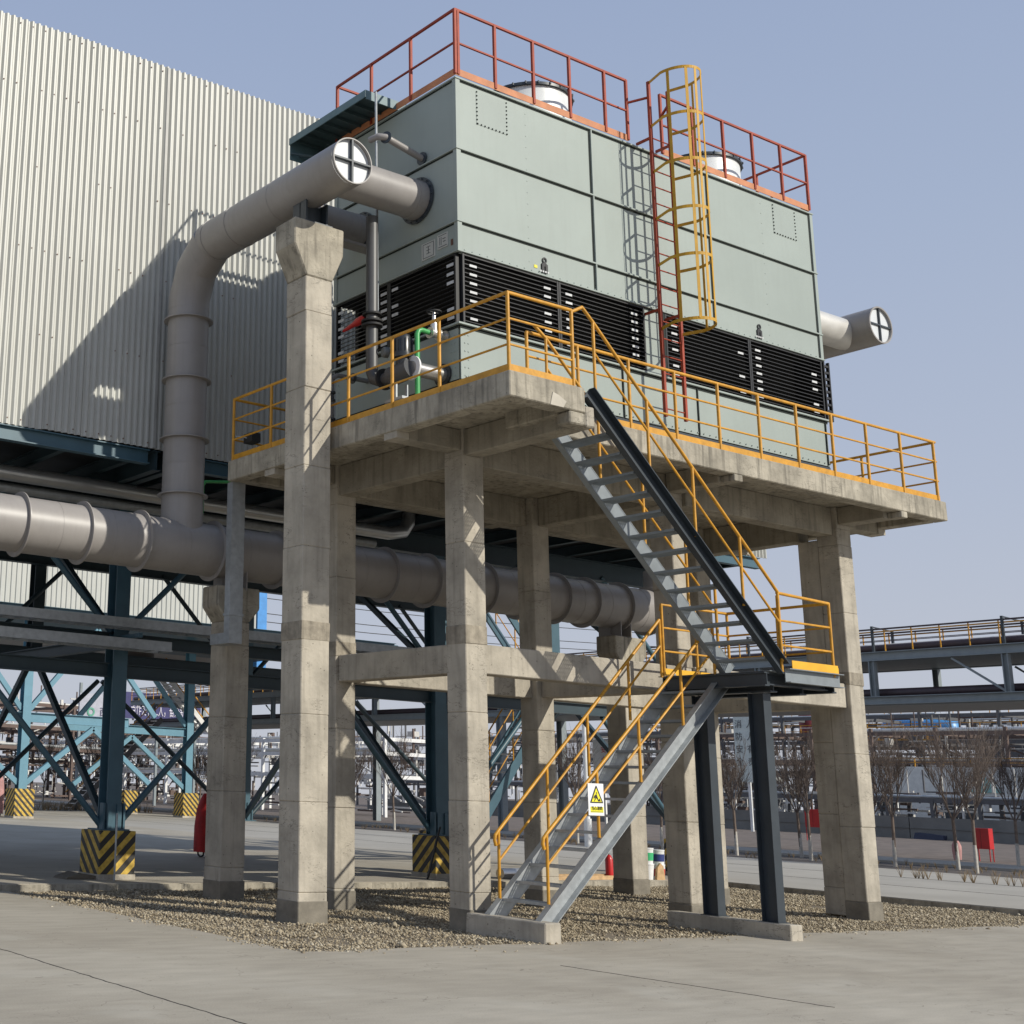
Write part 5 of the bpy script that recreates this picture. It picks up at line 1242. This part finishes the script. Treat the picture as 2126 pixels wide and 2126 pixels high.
on(tt, MB().bar((85.5, 20, 2.6), (85.5, 33.2, 2.6), .18, .2).bar((85.5, 20, 4.4), (85.5, 33.2, 4.4), .18, .2), 'chord', WHITE)
vessel('large silver bulbous vessel standing above the right-hand trees', 98, 41.5, 5.2, 1.5, 3.6, INSUL)
vessel('long bright blue horizontal tank on the right skyline', 104, 53.5, 8.4, .95, 6.5, mat('bright_blue_tank', (.08, .30, .62), .4), horizontal=True)
vessel('dark red boxy vessel at the left end of the right skyline', 100, 64, 7.6, 1.0, 2.6, mat('brick_red_tank', (.20, .03, .03), .5))
vessel('large white storage tank behind the trees right of the column', 112, 50, 0, 7.0, 5.8, WHITE)
vessel('second white storage tank further right behind the trees', 114, 34, 0, 6.0, 5.6, WHITE)
vessel('grey storage tank behind the two dark stair legs', 100, 74, 0, 6.0, 5.2, GW)
hl = thing('grey_shed', 'long low dark grey shed roof on the right skyline', 'building')
on(hl, MB().box(122, 22, 0, 134, 62, 9.6), 'wall', DG); on(hl, MB().prism([(122, 9.6), (128, 10.8), (134, 9.6)], 'y', 22, 62), 'roof', GW)
sh = thing('white_building', 'white flat-roofed building with teal sign behind the right-hand trees', 'building')
on(sh, MB().box(88, 14, 0, 92, 52, 4.9), 'wall', mat('white_render', (.70, .70, .66), .7))
for k in range(7):
    y = 22+k*5.4
    on(sh, MB().box(87.96, y-5, 1.2, 87.99, y-2.6, 2.4), 'window', mat('dark_glass', (.05, .06, .07), .15))
on(sh, MB().prism([(42.0, 3.2), (44.2, 3.2), (43.1, 4.2)], 'x', 87.90, 87.98), 'gable_sign', mat('teal_sign', (.30, .52, .48), .6))
# blue slogan banner
bn = thing('slogan_banner', 'long dark blue banner with large white Chinese characters behind the far columns', 'banner')
on(bn, MB().box(43.3, 85.0, 6.7, 50.5, 85.1, 8.75), 'board', mat('navy_banner', (.03, .03, .13), .5))
on(bn, MB().box(39.4, 85.0, 6.4, 43.2, 85.12, 8.4), 'white_end_board', mat('pale_lilac_board', (.42, .43, .50), .5))
bw = mat('banner_white', (.66, .64, .72), .6)
for k_, ch in enumerate('当作为化工人，奋进新征'): text('banner_text', ch, 1.12, bw, bn, (44.15+.51*k_, 84.95, 7.40-.0*k_), FRONT, sx=.45)
on(bn, MB().ring((40.4, 84.97, 7.0), (0, 1, 0), .34, .2, .03, 24), 'logo_ring', mat('logo_green', (.1, .35, .25), .5))
text('banner_text', '西部', .75, mat('logo_ink', (.12, .12, .2), .6), bn, (41.9, 84.95, 7.0), FRONT)
for x in (39.6, 43.2, 46.6, 50.2): on(bn, MB().box(x-.1, 85.2, 0, x+.1, 85.4, 9.2), 'post', RACK)
# distant metal stair
ds = thing('distant_staircase', 'thin pale metal stair with yellow rails beyond the far blue frame', 'staircase')
SA, SB = Vector((27.6, 62.5, .1)), Vector((33.4, 62.5, 5.6))
for y in (62.2, 63.2):
    on(ds, MB().bar((SA.x, y, SA.z), (SB.x, y, SB.z), .08, .3), 'stringer', DG)
    on(ds, MB().bar((SA.x, y, SA.z+1), (SB.x, y, SB.z+1), .05, .05), 'handrail', YELLOW)
for k in range(22): p = SA.lerp(SB, (k+.5)/22); on(ds, MB().box(p.x-.15, 62.25, p.z-.03, p.x+.15, 63.15, p.z+.03), 'tread', WHITE)
SA, SB = Vector((38.2, 64.5, 5.0)), Vector((34.0, 64.5, 9.2))
for y in (64.2, 65.2):
    on(ds, MB().bar((SA.x, y, SA.z), (SB.x, y, SB.z), .08, .3), 'stringer', WHITE)
    on(ds, MB().bar((SA.x, y, SA.z+1), (SB.x, y, SB.z+1), .06, .06), 'handrail', YELLOW)
for k in range(18): p = SA.lerp(SB, (k+.5)/18); on(ds, MB().box(p.x-.15, 64.25, p.z-.04, p.x+.15, 65.15, p.z+.04), 'tread', WHITE)
# white lamp post & boards
lp = thing('lamp_post', 'white tubular lamp post on a thick base behind the stair treads', 'lamp post')
on(lp, MB().tube([(30.5, 26.3, .1), (30.5, 26.3, 1.1)], .14, 16).tube([(30.5, 26.3, 1.0), (30.5, 26.3, 6.0)], .09, 14), 'pole', WHITE, smooth=40)
lp2 = thing('lamp_post', 'white curved lamp arm seen through the landing handrails', 'lamp post')
on(lp2, MB().tube([(34.5, 24.0, .1), (34.5, 24.0, 6.6), (34.4, 24.5, 7.0), (34.3, 25.2, 7.3), (34.2, 26.2, 7.5)], .07, 12), 'pole', WHITE, smooth=40)
nb = thing('notice_board', 'tall white notice board with vertical rows of characters between the dark stair legs', 'sign')
on(nb, MB().box(74, 50.6, 3.3, 74.1, 52.4, 7.9), 'board', mat('pale_board', (.62, .68, .64), .6)); on(nb, MB().box(74.1, 51.4, 0, 74.2, 51.6, 3.4), 'post', WHITE)
for k_, s_ in ((0, '消防安全'), (1, '人人有责')):
    for i_, ch in enumerate(s_): text('notice_text', ch, .6, DG, nb, (73.97, 52.0-.9*k_, 7.2-i_*.85), (PI/2, 0, -PI/2))
nb2 = thing('notice_board', 'white notice board with small red characters right of the white lamp post', 'sign')
on(nb2, MB().box(45, 37.9, 2.1, 45.1, 39.0, 4.7), 'board', WHITE); on(nb2, MB().box(45.1, 38.4, 0, 45.2, 38.5, 2.2), 'post', WHITE)
for i_, ch in enumerate('安全第一'): text('notice_text', ch, .34, RED, nb2, (44.97, 38.3, 4.2-i_*.5), (PI/2, 0, -PI/2))
# yellow skid platforms and pipe clutter above the plant
for (x, y, z, lb) in ((96, 50.5, 8.0, 'small yellow railed platform in the middle of the right skyline'), (96, 36.0, 7.4, 'small yellow railed platform near the right edge of the skyline')):
    yp = thing('yellow_platform', lb, 'platform')
    on(yp, MB().box(x, y, z-.9, x+2, y+6, z-.8), 'deck', GW)
    for h in (-.8, -.3, .2): on(yp, MB().bar((x, y, z+h), (x, y+6, z+h), .10, .10), 'rail', YELLOW)
    for k in range(7): on(yp, MB().box(x-.05, y+k, z-.8, x+.05, y+k+.1, z+.2), 'post', YELLOW)
    for k in (0, 5.8): on(yp, MB().box(x+.5, y+k, 0, x+.7, y+k+.2, z-.9), 'leg', DG)
# power lines
pl = thing('overhead_line', 'thin dark power lines crossing the sky below the near building', 'power line')
for z in (14.5, 15.1, 16.2):
    P = [(8+k*6, 70, z-1.2*math.sin(PI*k/14)) for k in range(15)]
    on(pl, MB().tube(P, .035, 4), 'wire', RUBBER)

print('objects', len(bpy.data.objects))
